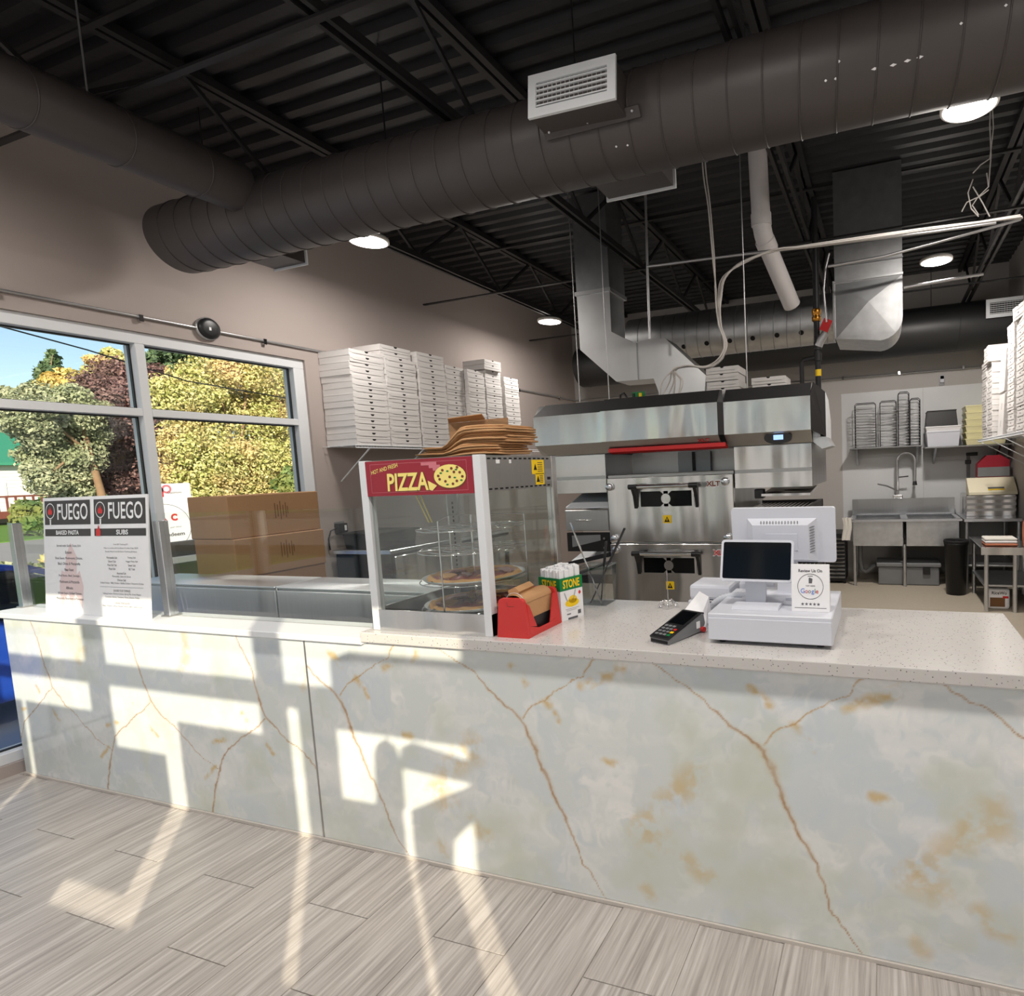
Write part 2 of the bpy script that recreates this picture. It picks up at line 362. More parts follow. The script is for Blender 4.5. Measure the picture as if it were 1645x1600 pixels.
# ================================================================ SETTING
XL, XR, YF, YB, ZC = -4.5, 1.45, -2.35, 6.4, 3.80
MB().box(XL-.2, XR+.2, YF-.2, YB+.2, -.2, -.004).build('floor', 'grout', kind='structure', label='long grey wood-look floor tiles laid in half bond')
floor = bpy.data.objects['floor']; ORG['floor'] = ORG['floor']
TWD, TLN, GAP = .278, .565, .0022
tm = MB().rbox(-TWD/2+GAP/2, TWD/2-GAP/2, -TLN/2+GAP/2, TLN/2-GAP/2, -.0038, 0, .001, 1).mesh('floor_tile', 'floor_tile')
def tile_at(x0, x1, y0, y1):
    if x1-x0 < .03 or y1-y0 < .03: return
    full = abs(x1-x0-TWD) < 1e-6 and abs(y1-y0-TLN) < 1e-6
    me = tm if full else MB().box(-(x1-x0)/2+GAP/2, (x1-x0)/2-GAP/2, -(y1-y0)/2+GAP/2, (y1-y0)/2-GAP/2, -.0038, 0).mesh('floor_tile', 'floor_tile')
    o = bpy.data.objects.new('floor_tile', me); COL.objects.link(o); o.parent = floor; o.location = Vector(((x0+x1)/2, (y0+y1)/2, 0))-ORG['floor']
k = -3
while True:
    x0 = -3.93+k*TWD
    if x0 > XR: break
    if x0+TWD > XL:
        base = -.01 if k % 2 == 0 else -.295
        for j in range(-6, 3):
            y0, y1 = base+j*TLN, base+(j+1)*TLN
            a, b, c, d = max(x0, XL), min(x0+TWD, XR), max(y0, YF), min(y1, .28)
            if b > a and d > c: tile_at(a, b, c, d)
    k += 1
MB().box(XL, XR, .285, YB, -.0035, -.0005).build('kitchen_floor', 'kitchen_floor', floor)

# ---- left wall with the tall window band
OY0, OY1, OZ0, OZ1 = -2.2, 1.93, .06, 2.52
wl = MB(); wl.box(XL-.2, XL, YF-.2, YB+.2, OZ1, ZC+.2); wl.box(XL-.2, XL, OY1, YB+.2, -.2, OZ1); wl.box(XL-.2, XL, YF-.2, OY0, -.2, OZ1); wl.box(XL-.2, XL, OY0, OY1, -.2, OZ0)
wl.build('wall_left', 'wall_paint', kind='structure', label='tall off-white painted wall above and beside the window')
win = thing('window_1', 'white aluminium window band with transom looking out on autumn trees', None, (XL-.07, 0, OZ0), kind='structure')
def member(n, x0, x1, y0, y1, z0, z1): MB().rbox(x0, x1, y0, y1, z0, z1, .003, 1).build(n, 'alu_white', win)
FX0, FX1 = XL-.14, XL-.02
member('frame_head', FX0, FX1, OY0, OY1, 2.447, OZ1); member('frame_sill', FX0, FX1, OY0, OY1, OZ0, OZ0+.06)
member('frame_jamb', FX0, FX1, OY1-.09, OY1, OZ0+.06, 2.447); member('frame_jamb', FX0, FX1, OY0, OY0+.07, OZ0+.06, 2.447)
MUL = [.808, -.222, -1.25]
for y in MUL: member('mullion', FX0, FX1, y-.026, y+.026, OZ0+.06, 2.447)
edges = [OY0+.07]+[m for m in reversed(MUL)]+[OY1-.09]
for i in range(4):
    a, b = edges[i]+(.026 if i else 0), edges[i+1]-(.026 if i < 3 else 0)
    member('transom', FX0, FX1, a, b, 1.985, 2.035)
    for z0, z1 in ((OZ0+.06, 1.985), (2.035, 2.447)):
        MB().box(XL-.085, XL-.079, a, b, z0, z1).build('pane', 'glass', win)
        g = MB()
        for (ya, yb, za, zb) in ((a, a+.008, z0, z1), (b-.008, b, z0, z1), (a, b, z0, z0+.008), (a, b, z1-.008, z1)): g.box(XL-.092, XL-.072, ya, yb, za, zb)
        g.build('gasket', 'dark_plastic', win)
# ---- back wall, right wall
wb = MB().box(XL-.2, XR+.2, YB, YB+.2, -.2, ZC+.2).build('wall_back', 'wall_cool', kind='structure', label='grey-white painted back wall of the kitchen')
MB().box(-.527, .48, YB-.006, YB-.0005, .42, 2.392).build('wall_panel', 'frp', wb)
MB().box(.484, XR-.003, YB-.006, YB-.0005, .42, 2.392).build('wall_panel', 'frp', wb)
MB().box(XR, XR+.2, YF-.2, YB+.2, -.2, ZC+.2).build('wall_right', 'wall_cool', kind='structure', label='plain white wall on the storage shelf side of the kitchen')
# ---- glazed shopfront behind the camera (the sun comes in through it)
HZ = 2.445
wf = MB(); wf.box(XL, XR, YF-.1, YF+.05, HZ+.07, ZC+.2); wf.box(XL, XR, YF-.1, YF+.05, -.2, .04)
wf.build('wall_front', 'wall_paint', kind='structure', label='shopfront header wall over the glazed street front')
sf = thing('window_2', 'white aluminium shopfront glazing facing the street', None, (-1.5, YF, .04), kind='structure')
def mem2(n, x0, x1, z0, z1): MB().box(x0, x1, YF-.0525, YF+.0525, z0, z1).build(n, 'alu_white', sf)
mem2('frame_head', XL, XR, HZ, HZ+.07); mem2('frame_sill', XL, XR, .04, .10); mem2('frame_jamb', 1.35, XR, .10, HZ); mem2('frame_jamb', XL, XL+.06, .10, HZ)
SM = [-3.38, -2.18, -.983, .217]
for x in SM: mem2('mullion', x-.025, x+.025, .10, HZ)
ex = [XL+.06]+SM+[1.35]
for i in range(5):
    a, b = ex[i]+.025, ex[i+1]-.025
    mem2('transom', a, b, 1.995, 2.045)
    for z0, z1 in ((.10, 1.995), (2.045, HZ)): MB().box(a, b, YF-.012, YF-.006, z0, z1).build('pane', 'glass', sf)
# unseen decals and added blockers on the shopfront glass, shaped to the sun patches
def decal(pts, label):
    MB().prism([(x+2.70, z+1.40) for x, z in pts], 1, YF-.003, YF+.001).build('sun_block_decal', 'white_board', label=label, cat='decal')
R4 = lambda a, b, c, d: [(a, c), (b, c), (b, d), (a, d)]
LOW = -1.29
decal([(-2.03, .83), (-1.352, .83), (-1.352, .50), (-2.13, .50), (-2.13, .79)], 'white vinyl decal shaped to its shadow under the top light of the shopfront')
decal(R4(-4.34, -3.71, LOW, .42), 'tall white vinyl decal on the second shopfront pane')
decal(R4(-4.855, -4.375, LOW, .42), 'narrow white vinyl decal beside the second shopfront pane edge')
decal(R4(-3.66, -3.235, -.275, .255), 'square white vinyl decal on the third shopfront pane')
decal(R4(-3.12, -2.51, -.335, .43), 'tall white vinyl decal on the third shopfront pane')
decal(R4(-3.66, -2.51, LOW, -.336), 'wide white vinyl decal along the foot of the third pane')
decal(R4(-2.335, -2.13, -.337, .57), 'slim added blocker for the camera holder shadow on the fourth shopfront pane')  # added blocker in place of the camera holder's head and body
decal(R4(-2.46, -2.13, LOW, -.338), 'low white vinyl decal at the foot of the fourth pane')
decal(R4(-2.13, -1.815, LOW, .205)+[], 'low added blocker for the camera holder shadow on the fourth pane')  # added blocker, continues the camera holder's shadow downwards
decal([(-1.775, LOW), (-1.59, LOW), (-1.59, .0), (-1.573, .117), (-1.42, .262), (-1.352, .27), (-1.352, .437), (-1.41, .437), (-1.74, .49), (-1.80, .46), (-1.80, .375), (-1.465, .357), (-1.775, .208)], 'curved added blocker for the camera holder shadow on the fourth shopfront pane')  # added blocker, outline cut to the camera holder's shadow
decal([(-1.95, .206), (-1.80, .206), (-1.80, .40), (-1.825, .46), (-1.87, .49), (-1.915, .465), (-1.94, .42)], 'round topped added blocker for the raised phone shadow on the fourth pane')  # added blocker for the shadow of the raised phone and hands
decal(R4(-6.08, -4.90, LOW, .35), 'large added sun blocker on the first shopfront pane'); decal(R4(-7.08, -6.1, LOW, .35), 'large added sun blocker on the end shopfront pane')  # both added unseen to keep direct sun off the floor

# ---- ceiling: fluted steel deck
dk = MB(); per, dpt = .15, .04; y = YF-.1; prof = []
while y < YB+.05:
    prof += [(y, ZC), (y+.055, ZC), (y+.075, ZC+dpt), (y+.13, ZC+dpt)]; y += per
n = len(prof); vs = [(XL-.05, a, b) for a, b in prof]+[(XR+.05, a, b) for a, b in prof]
dk.add(vs, [(i, i+1, n+i+1, n+i) for i in range(n-1)]); dk.box(XL-.05, XR+.05, YF-.1, YB+.05, ZC+.05, ZC+.15)
dk.build('ceiling', 'deck_black', kind='structure', label='black painted fluted steel deck ceiling')
# ---- steel joists
JZ = 3.30
def joist(x, label):
    r = thing('steel_joist', label, 'joist', (x, 2, JZ), group='black open-web ceiling joists')
    for s in (-1, 1): MB().box(x+s*.018-.011+s*.010, x+s*.018+.011+s*.010, YF+.06, YB-.01, JZ, JZ+.045).build('bottom_chord', 'black_paint', r)
    for s in (-1, 1): MB().box(x+s*.03-.02, x+s*.03+.02, YF+.06, YB-.01, ZC-.05, ZC-.003).build('top_chord', 'black_paint', r)
    yy = YF+.25; up = True
    while yy+.55 < YB:
        z0, z1 = (JZ+.03, ZC-.03) if up else (ZC-.03, JZ+.03)
        MB().bar((x, yy, z0), (x, yy+.55, z1), .022, .022).build('web_bar', 'black_paint', r); yy += .55; up = not up
for x, l in ((-3.6, 'black open-web joist carrying the lamps beside the window wall'), (-2.06, 'black open-web joist passing over the pizza warmer'), (-.58, 'black open-web joist next to the white drain pipe'), (.94, 'black open-web joist over the storage shelf side')): joist(x, l)
for i, y0 in enumerate((.15, 3.3, 5.2)):
    MB().bar((XL+.03, y0, JZ-.007), (XR-.03, y0, JZ-.007), .03, .012).build('trim_%d' % (2*i+1), 'black_paint', kind='structure', label='thin black bridging bar under the joists'); MB().bar((XL+.03, y0+.1, ZC-.058), (XR-.03, y0+.1, ZC-.058), .03, .012).build('trim_%d' % (2*i+2), 'black_paint', kind='structure', label='thin black bridging bar under the deck')

# ---- downlights
def lamp(x, y, label, watt=LAMP_W):
    r = local('ceiling_lamp', label, 'lamp', (x, y, JZ-.035), group='round LED ceiling lamps')
    MB().lathe([(0, .03), (.13, .03), (.139, .02), (.139, 0), (.125, -.004)], (0, 0, 0), 40).build('housing', 'lamp_trim', r)
    MB().lathe([(.126, -.003), (.06, -.006), (0, -.0065)], (0, 0, 0), 40).build('diffuser', 'lamp_glow', r)
    l = bpy.data.lights.new('lamp_light', 'AREA'); l.shape = 'DISK'; l.size = .25; l.energy = watt*.9; l.color = (1, .93, .86)
    lo = bpy.data.objects.new('lamp_light', l); COL.objects.link(lo); lo.location = (x, y, JZ-.05)
    l2 = bpy.data.lights.new('lamp_rim_light', 'POINT'); l2.shadow_soft_size = .10; l2.energy = watt*.1; l2.color = (1, .93, .86)
    lo = bpy.data.objects.new('lamp_rim_light', l2); COL.objects.link(lo); lo.location = (x, y, JZ-.15)
for u, v, lb in ((592, 388, 'round lit ceiling lamp peeking out under the large black duct by the window wall'), (883, 517, 'round lit ceiling lamp left of the vertical galvanized duct'), (1504, 420, 'round lit ceiling lamp beside the galvanized elbow box'), (1557, 172, 'round lit ceiling lamp half hidden behind the large black duct')):
    p = P(u, v, 2, JZ-.035); lamp(p.x, p.y, lb, LAMP_W*(2.4 if p.y > 3 and p.x > 0 else 1.0))
for x, y, lb in ((-3.6, -.85, 'unseen ceiling lamp added over the customer side near the windows'), (.94, -.85, 'unseen ceiling lamp added over the customer side near the plain white wall'), (-2.06, -.85, 'unseen ceiling lamp added over the customer side between menu board and warmer'), (-.58, -.85, 'unseen ceiling lamp added over the customer side in front of the cash drawer')): lamp(x, y, lb)  # unseen lamps, added to lift the counter front and floor

# ================================================================ COUNTER
def vnoise(x, y, seed):
    r = np.random.default_rng(seed); T = r.random((64, 64)); xi = np.floor(x).astype(int); yi = np.floor(y).astype(int); fx = x-xi; fy = y-yi
    fx = fx*fx*(3-2*fx); fy = fy*fy*(3-2*fy); g = lambda a, b: T[a % 64, b % 64]
    return (g(xi, yi)*(1-fx)+g(xi+1, yi)*fx)*(1-fy)+(g(xi, yi+1)*(1-fx)+g(xi+1, yi+1)*fx)*fy
def fbm(x, y, seed, o=4, rough=.55):
    s = 0; a = 1; t = 0
    for i in range(o): s = s+a*vnoise(x*2**i, y*2**i, seed+i); t += a; a *= rough
    return s/t
def c2w(pts, ox, oy, k): return [tuple(P(ox+a/k, oy+b/k, 1, 0))[::2] for a, b in pts]
vR = [(c2w([(445, 205), (530, 262), (600, 310), (660, 370), (700, 410), (760, 445), (805, 490), (830, 545), (870, 650), (915, 745), (960, 830), (1005, 920), (1035, 1020), (1085, 1085), (1130, 1145)], 823, 960, 2.001), [.004, .004, .005, .007, .008, .010, .013, .015, .014, .013, .011, .008, .006, .004, .003], S(176, 136, 94)),
      (c2w([(805, 470), (850, 425), (910, 405), (950, 375), (1010, 345), (1080, 320), (1110, 280), (1145, 248)], 823, 960, 2.001), [.006, .005, .007, .004, .003, .003, .007, .008], S(196, 158, 96))]
gR = [(c2w([(765, 288), (800, 310), (828, 345)], 823, 960, 2.001), .018), (c2w([(1075, 358), (1140, 340), (1200, 325), (1248, 295)], 823, 960, 2.001), .020), (c2w([(905, 408), (925, 425)], 823, 960, 2.001), .018), (c2w([(950, 455), (965, 490)], 823, 960, 2.001), .014),
      (c2w([(1480, 725), (1545, 690), (1550, 735)], 823, 960, 2.001), .05), (c2w([(1310, 870), (1400, 800), (1480, 760)], 823, 960, 2.001), .045), (c2w([(1500, 1010), (1540, 1075), (1590, 1085)], 823, 960, 2.001), .03), (c2w([(1300, 905), (1370, 940)], 823, 960, 2.001), .06), (c2w([(1160, 640), (1195, 650)], 823, 960, 2.001), .02), (c2w([(1300, 1110), (1320, 1140)], 823, 960, 2.001), .03)]
vL = [(c2w([(392, 82), (430, 170), (455, 260), (480, 330), (530, 390), (575, 430), (610, 470), (650, 515), (705, 558)], 0, 960, 2), [.005, .007, .009, .010, .006, .005, .005, .004, .003], S(180, 140, 98)),
      (c2w([(480, 338), (430, 385), (372, 450), (352, 535), (348, 612)], 0, 960, 2), [.005, .006, .007, .011, .011], S(170, 130, 96))]
gL = [(c2w([(590, 110), (600, 190), (580, 235)], 0, 960, 2), .035), (c2w([(345, 412), (378, 403)], 0, 960, 2), .014), (c2w([(482, 412), (505, 442)], 0, 960, 2), .012), (c2w([(418, 325), (430, 345)], 0, 960, 2), .012), (c2w([(690, 545), (660, 580)], 0, 960, 2), .012)]
def segdist(px, pz, a, b, wa, wb):
    dx, dz = b[0]-a[0], b[1]-a[1]; t = np.clip(((px-a[0])*dx+(pz-a[1])*dz)/(dx*dx+dz*dz+1e-9), 0, 1)
    return np.hypot(px-a[0]-t*dx, pz-a[1]-t*dz)/(wa+(wb-wa)*t)
def slab(name, x0, x1, z0, z1, period, veins, golds, parent, seed):
    st = .0045; nx, nz = int((x1-x0)/st)+1, int((z1-z0)/st)+1
    xs = np.linspace(x0, x1, nx); zs = np.linspace(z0, z1, nz); gx, gz = np.meshgrid(xs, zs); gx = gx.ravel(); gz = gz.ravel()
    wx = gx+.03*(fbm(gx*7, gz*7, seed)-.5)+.014*(fbm(gx*40, gz*40, seed+9, 3)-.5); wz = gz+.03*(fbm(gx*7+9, gz*7, seed+3)-.5)+.014*(fbm(gx*40+3, gz*40, seed+13, 3)-.5)
    ref = veins[0][0][0][0]; ux = (wx-ref+.3*period) % period+ref-.3*period       # printed slab repeats along the counter
    hx = (gx-ref+.3*period) % period
    cl = fbm(gx*3.0+5*fbm(gx*4, gz*4, seed+40), gz*3.4+3*fbm(gx*5, gz*4, seed+60), seed+20, 5); c2 = fbm(gx*9+4*cl, gz*9, seed+30, 4)
    c = np.array(S(222, 228, 226))[None]*np.ones((len(gx), 1)); wht = np.array(S(242, 243, 241)); grn = np.array(S(213, 219, 206)); blu = np.array(S(213, 222, 229))
    def mixc(c, col, a): a = np.clip(a, 0, 1)[:, None]; return c*(1-a)+np.array(col)*a
    c = mixc(c, blu, (cl-.42)*2.4); c = mixc(c, wht, (c2-.45)*2.6); c = mixc(c, grn, (fbm(gx*5+7, gz*5, seed+50, 4)-.52)*3)
    gold = np.array(S(214, 180, 100)); tex = fbm(gx*26, gz*26, seed+70, 4)
    for pts, w in golds:
        d = np.full(len(gx), 9.)
        for sft in (-period, 0, period):
            for i in range(len(pts)-1): d = np.minimum(d, segdist(ux+sft, wz, pts[i], pts[i+1], w, w))
        c = mixc(c, gold, np.clip(1.25-d, 0, 1)*np.clip((tex-.36)*4, 0, 1)*(.72 if w < .025 else .42))
    for pts, ws, col in veins:
        d = np.full(len(gx), 99.)
        for sft in (-period, 0, period):
            for i in range(len(pts)-1): d = np.minimum(d, segdist(ux+sft, wz, pts[i], pts[i+1], ws[i]*.40, ws[i+1]*.40))
        c = mixc(c, S(214, 190, 150), np.clip(1-(d/3.0), 0, 1)*.5); c = mixc(c, col, np.clip(1.35-d, 0, 1)*np.clip(.25+.95*tex, 0, .9))
    me = bpy.data.meshes.new(name); o = ORG[parent.name]
    vv = np.stack([gx-o.x, np.zeros_like(gx)-o.y, gz-o.z], 1)
    idx = np.arange(nx*nz).reshape(nz, nx); fq = np.stack([idx[:-1, :-1], idx[:-1, 1:], idx[1:, 1:], idx[1:, :-1]], -1).reshape(-1, 4)
    me.vertices.add(len(vv)); me.vertices.foreach_set('co', vv.ravel()); me.loops.add(fq.size); me.loops.foreach_set('vertex_index', fq.ravel().astype(np.int32))
    me.polygons.add(len(fq)); me.polygons.foreach_set('loop_start', np.arange(0, fq.size, 4, dtype=np.int32)); me.polygons.foreach_set('loop_total', np.full(len(fq), 4, dtype=np.int32))
    me.update(calc_edges=True); ca = me.attributes.new('stone', 'FLOAT_COLOR', 'POINT'); ca.data.foreach_set('color', np.concatenate([c, np.ones((len(c), 1))], 1).ravel().astype(np.float32))
    me.materials.append(MATS['marble']); ob = bpy.data.objects.new(name, me); COL.objects.link(ob); ob.parent = parent; ORG[ob.name] = o
    return ob
ctr = thing('service_counter', 'long service counter faced with glossy white onyx slabs veined in gold', 'counter', (-2, .1, 0))
slab('stone_slab', -4.44, -2.269, .012, .872, .770, vL, gL, ctr, 3)
slab('stone_slab', -2.261, .400, .012, .872, .8665, vR, gR, ctr, 5)
MB().box(-4.44, .40, .001, .012, .012, .872).build('backing', 'white_board', ctr)
MB().box(-2.269, -2.261, -.0015, .001, .0, .872).build('joint_strip', 'steel_grey', ctr)
MB().box(-4.43, .385, .012, .13, 0, .872).build('base_wall', 'white_board', ctr)
MB().box(-1.92, .385, .13, .58, .05, .883).build('cabinet_carcass', 'white_board', ctr)
MB().box(-4.44, .40, -.008, .0, .0, .011).build('base_seal', 'grout', ctr)
MB().box(-1.92, .40, .0, .012, .8725, .8845).build('top_seal', 'white_board', ctr)
led = MB().rbox(XL+.005, -1.925, -.03, .17, .873, .900, .003, 1)
led.build('counter_ledge', 'alu_white', label='narrow white ledge capping the lower part of the counter under the glass', cat='ledge')
MB().rbox(-1.925, .407, -.032, .633, .885, .925, .003, 2).build('worktop', 'quartz', label='speckled white quartz worktop on the service counter', cat='worktop')
# ---- glass guard on the ledge
sg = thing('glass_guard', 'low clear glass guard on steel posts along the counter ledge', 'glass screen', (-3.2, .10, .90))
for x in (-4.47, -3.262): 
    po = MB().rbox(x-.022, x+.022, .085, .125, .90, 1.36, .002, 1).build('post', 'steel_top', sg); MB().box(x-.03, x+.03, .078, .132, .9005, .906).build('foot_plate', 'steel_grey', po)
for a, b in ((-4.44, -3.288), (-3.236, -1.99)): MB().box(a, b, .102, .110, .902, 1.396).build('glass_panel', 'glass', sg)
# ================================================================ OVEN, HOOD, DUCTS
OYF = 2.0                                   # oven front plane
ov = thing('conveyor_oven', 'stacked double stainless conveyor pizza oven with two windowed doors', 'oven', (-1.385, 2.5, 0))
MB().box(-1.83, -.94, OYF+.03, 3.0, .36, 1.455).build('body', 'steel_side', ov)
MB().box(-1.84, -.93, OYF+.01, 3.02, 1.455, 1.472).build('top_cover', 'steel_grey', ov)
for sx in (-1.78, -.99):
    for sy in (OYF+.1, 2.9):
        MB().cyl((sx, sy, .06), (sx, sy, .36), .03, 10).build('leg', 'iron', ov)
        MB().cyl((sx-.015, sy, .045), (sx+.015, sy, .045), .045, 14).build('caster', 'dark_plastic', ov)
for z0, z1, on in ((1.002, 1.455, 1), (.53, .993, 0)):
    d = MB().rbox(-1.84, -.93, OYF-.015, OYF+.03, z0, z1, .006, 2).build('oven_door', 'steel', ov)
    zc = z0+.30 if on else z0+.315; h = .105; xa, xb = -1.635, -1.165
    yf = OYF-.0165
    fr = MB()                                    # window surround: plate with two panes and a round centre boss
    x1, x2 = xa+.05, xb-.05; xm = (x1+x2)/2
    fr.box(xa, xb, yf-.008, yf, zc-h/2-.035, zc-h/2); fr.box(x1-.015, x1, yf-.008, yf, zc-h/2, zc+h/2); fr.box(x2, x2+.015, yf-.008, yf, zc-h/2, zc+h/2); fr.box(x1-.015, x2+.015, yf-.008, yf, zc+h/2, zc+h/2+.012)
    fr.box(xm-.016, xm+.016, yf-.006, yf, zc-h/2, zc+h/2); fr.cyl((xm, yf-.009, zc), (xm, yf, zc), .034, 20)
    fr.prism([(xm-.042, zc-h/2), (xm+.042, zc-h/2), (xm+.016, zc-.03), (xm-.016, zc-.03)], 1, yf-.006, yf); fr.prism([(xm-.016, zc+.03), (xm+.016, zc+.03), (xm+.042, zc+h/2), (xm-.042, zc+h/2)], 1, yf-.006, yf)
    fr.build('window_surround', 'steel', d)
    for a, b in ((x1, xm-.016), (xm+.016, x2)): MB().box(a, b, yf-.002, yf, zc-h/2, zc+h/2).build('window_pane', 'black_gloss', d)
    hb = MB().cyl((xa+.02, yf-.06, zc+h/2+.035), (xb-.02, yf-.06, zc+h/2+.035), .014, 14).build('handle_bar', 'chrome', d)
    for xx, s in ((xa, 1), (xb, -1)):
        MB().cyl((xx-.012*s, yf-.06, zc+h/2+.035), (xx+.05*s, yf-.06, zc+h/2+.035), .018, 12).build('handle_cap', 'dark_plastic', d)
        MB().prism([(yf-.07, zc+h/2+.035), (yf-.05, zc+h/2+.05), (yf, zc+h/2+.03), (yf, zc-h/2-.01), (yf-.012, zc-h/2-.01), (yf-.03, zc+.02)], 0, xx+.014*s-.011, xx+.014*s+.011).build('handle_bracket', 'dark_plastic', d)
    st = MB().box(xm-.03, xm+.03, yf-.001, yf+.001, zc-h/2-.115, zc-h/2-.06).build('warning_sticker', 'yellow_print', d)
    flat(st, (xm, yf-.001, zc-h/2-.089), X, Z, [(-.02, -.018), (.02, -.018), (0, .02)], 'black_matte', 'triangle'); flat(st, (xm, yf-.001, zc-h/2-.094), X, Z, [[(-.003, -.004), (.003, -.004), (.003, .012), (-.003, .012)]], 'yellow_print', 'mark', .0016)
    lx = -1.065 if on else -1.035
    text('XLT', d, (lx, yf, z1-.062 if on else z1-.06), X, Z, .108, .046, 'white_board', off=.0008, bold=.06); text('XLT', d, (lx, yf, z1-.062 if on else z1-.06), X, Z, .096, .034, 'red_print' if not on else 'brown_print', off=.0018, bold=.03)
    for kx, kz in (((-1.812, z1-.062), (-.978, z1-.05)) if on else ()): MB().lathe([(.026, 0), (.026, -.03), (.022, -.036), (0, -.036)], (kx, yf, kz), 24, 'y').build('door_knob', 'steel_top', d)
    for kx, kz in (((-1.79, z0+.03), (-.975, z0+.035)) if on else ((-1.785, z1-.04),)): MB().lathe([(.026, 0), (.026, -.03), (.022, -.036), (0, -.036)], (kx, yf, kz), 24, 'y').build('door_knob', 'steel_top', d)
# conveyor ends left and right of the oven tunnels
for s, xa, xb in ((-1, -2.22, -1.85), (1, -.92, -.45)):
    for zb in (1.19, .72):
        e = MB(); e.box(xa, xb, 2.06, 2.10, zb-.03, zb+.03); e.box(xa, xb, 2.86, 2.90, zb-.03, zb+.03); e.box(xa if s < 0 else xb-.03, xa+.03 if s < 0 else xb, 2.06, 2.90, zb-.03, zb+.03)
        e.build('conveyor_frame', 'iron', ov)
        g = MB()
        for i in range(14): x = xa+.03+(xb-xa-.06)*i/13; g.cyl((x, 2.1, zb+.012), (x, 2.86, zb+.012), .004, 6)
        g.build('conveyor_belt', 'chrome', ov)
bx = MB().rbox(-2.19, -1.845, 1.99, 2.06, 1.085, 1.235, .004, 1).build('control_drawer', 'steel_grey', ov); MB().tube([(-2.1, 1.992, 1.165), (-2.1, 1.975, 1.165), (-1.98, 1.975, 1.165), (-1.98, 1.992, 1.165)], .005).build('drawer_pull', 'chrome', bx)
MB().plate([(-2.2, 2.02, 1.255), (-1.85, 2.02, 1.255), (-1.85, 2.45, 1.40), (-2.2, 2.45, 1.40)], .012).build('crumb_chute', 'white_metal', ov)
cw = MB(); cw.box(-2.19, -1.85, 2.0, 2.03, .935, 1.07); cwo = cw.build('lower_panel', 'black_matte', ov)
MB().plate([(-2.15, 1.999, .965), (-1.92, 1.999, 1.015), (-1.92, 1.999, 1.055), (-2.15, 1.999, 1.05)], .002).build('panel_window', 'grey_plastic', cwo); MB().cyl((-1.885, 2.0, 1.03), (-1.885, 1.985, 1.03), .009, 10).build('panel_screw', 'chrome', cwo); MB().cyl((-1.885, 2.0, .965), (-1.885, 1.985, .965), .009, 10).build('panel_screw', 'chrome', cwo)
MB().plate([(-2.18, 2.02, .86), (-1.86, 2.02, .90), (-1.86, 2.4, .99), (-2.18, 2.4, .95)], .01).build('crumb_chute', 'white_metal', ov)
MB().bar((-2.2, 2.0, .84), (-1.85, 2.0, .915), .02, .03).build('support_bar', 'iron', ov)
# ---- hood
HF = 1.86
hd = thing('exhaust_hood', 'wide stainless exhaust hood with black edges hanging over the pizza oven', 'hood', (-1.35, 2.4, 1.36))
def seg(x0, x1, yf, nm, cl=0, cr=0):
    """one hood segment: black top bevel, steel front, grey bottom bevel"""
    b = .075
    core = MB(); core.prism([(yf+b, 1.985), (yf+.004, 1.90), (yf+.004, 1.702), (yf+b+.01, 1.63), (3.0, 1.63), (3.0, 1.985)], 0, x0+.004, x1-.004); o = core.build(nm, 'steel_side', hd)
    MB().plate([(x0, yf, 1.905), (x1, yf, 1.905), (x1-cr, yf+b, 1.99), (x0+cl, yf+b, 1.99)], .006).build('top_bevel', 'black_paint', o)
    MB().plate([(x0, yf, 1.702), (x1, yf, 1.702), (x1, yf, 1.905), (x0, yf, 1.905)], .006).build('front_sheet', 'steel', o)
    MB().plate([(x0+cl, yf+b+.01, 1.628), (x1-cr, yf+b+.01, 1.628), (x1, yf, 1.702), (x0, yf, 1.702)], .006).build('lower_bevel', 'steel_grey', o)
    return o
sl_ = seg(-2.345, -1.80, HF+.04, 'hood_wing', .06, 0); sr_ = seg(-.955, -.415, HF+.04, 'hood_wing', 0, .0); sm_ = seg(-1.80, -.985, HF, 'hood_centre', 0, 0)
MB().plate([(-.985, HF, 1.702), (-.955, HF+.04, 1.702), (-.955, HF+.04, 1.905), (-.985, HF, 1.905)], .005).build('corner_bevel', 'black_paint', sm_)
MB().plate([(-.985, HF, 1.905), (-.955, HF+.04, 1.905), (-.975, HF+.1, 1.99), (-.985, HF+.075, 1.99)], .004).build('corner_bevel', 'black_paint', sm_)
# right end: dark bevel then plain side
y0, y1 = HF+.04, HF+.30
MB().plate([(-.415, y0, 1.702), (-.335, y0+.10, 1.66), (-.335, y0+.10, 1.93), (-.40, y0+.07, 1.99), (-.415, y0, 1.905)], .006).build('corner_bevel', 'black_paint', sr_)
MB().prism([(y0+.10, 1.66), (y0+.10, 1.93), (y0+.30, 1.90), (y0+.46, 1.78), (y0+.46, 1.60), (y0+.30, 1.64)], 0, -.37, -.334).build('side_panel', 'white_metal', sr_)
MB().prism([(-.415, 1.702), (-.335, 1.66), (-.30, 1.60), (-.36, 1.585), (-.415, 1.63)], 1, y0+.1, y0+.40).build('lower_gusset', 'galv', sr_)
lp = MB(); lp.prism([(HF+.04, 1.655), (HF+.10, 1.632), (HF+.10, 1.618), (HF+.04, 1.63)], 0, -1.77, -.95); lp.build('red_lip', 'red_print', hd)
text('XLT', sm_, (-1.09, HF+.030, 1.676), X, (0, -.085, .074), .085, .030, 'red_print', off=.002, bold=.03)
# hood controller
ct = MB().prism([(-.62+(.085*math.cos(t)), 1.665+(.040*(math.sin(t)))) for t in (2*math.pi*i/20 for i in range(20))], 1, HF+.052, HF+.10, ).build('controller', 'dark_plastic', hd)
MB().box(-.645, -.585, HF+.0505, HF+.0525, 1.652, 1.682).build('display', 'screen_blue', ct)
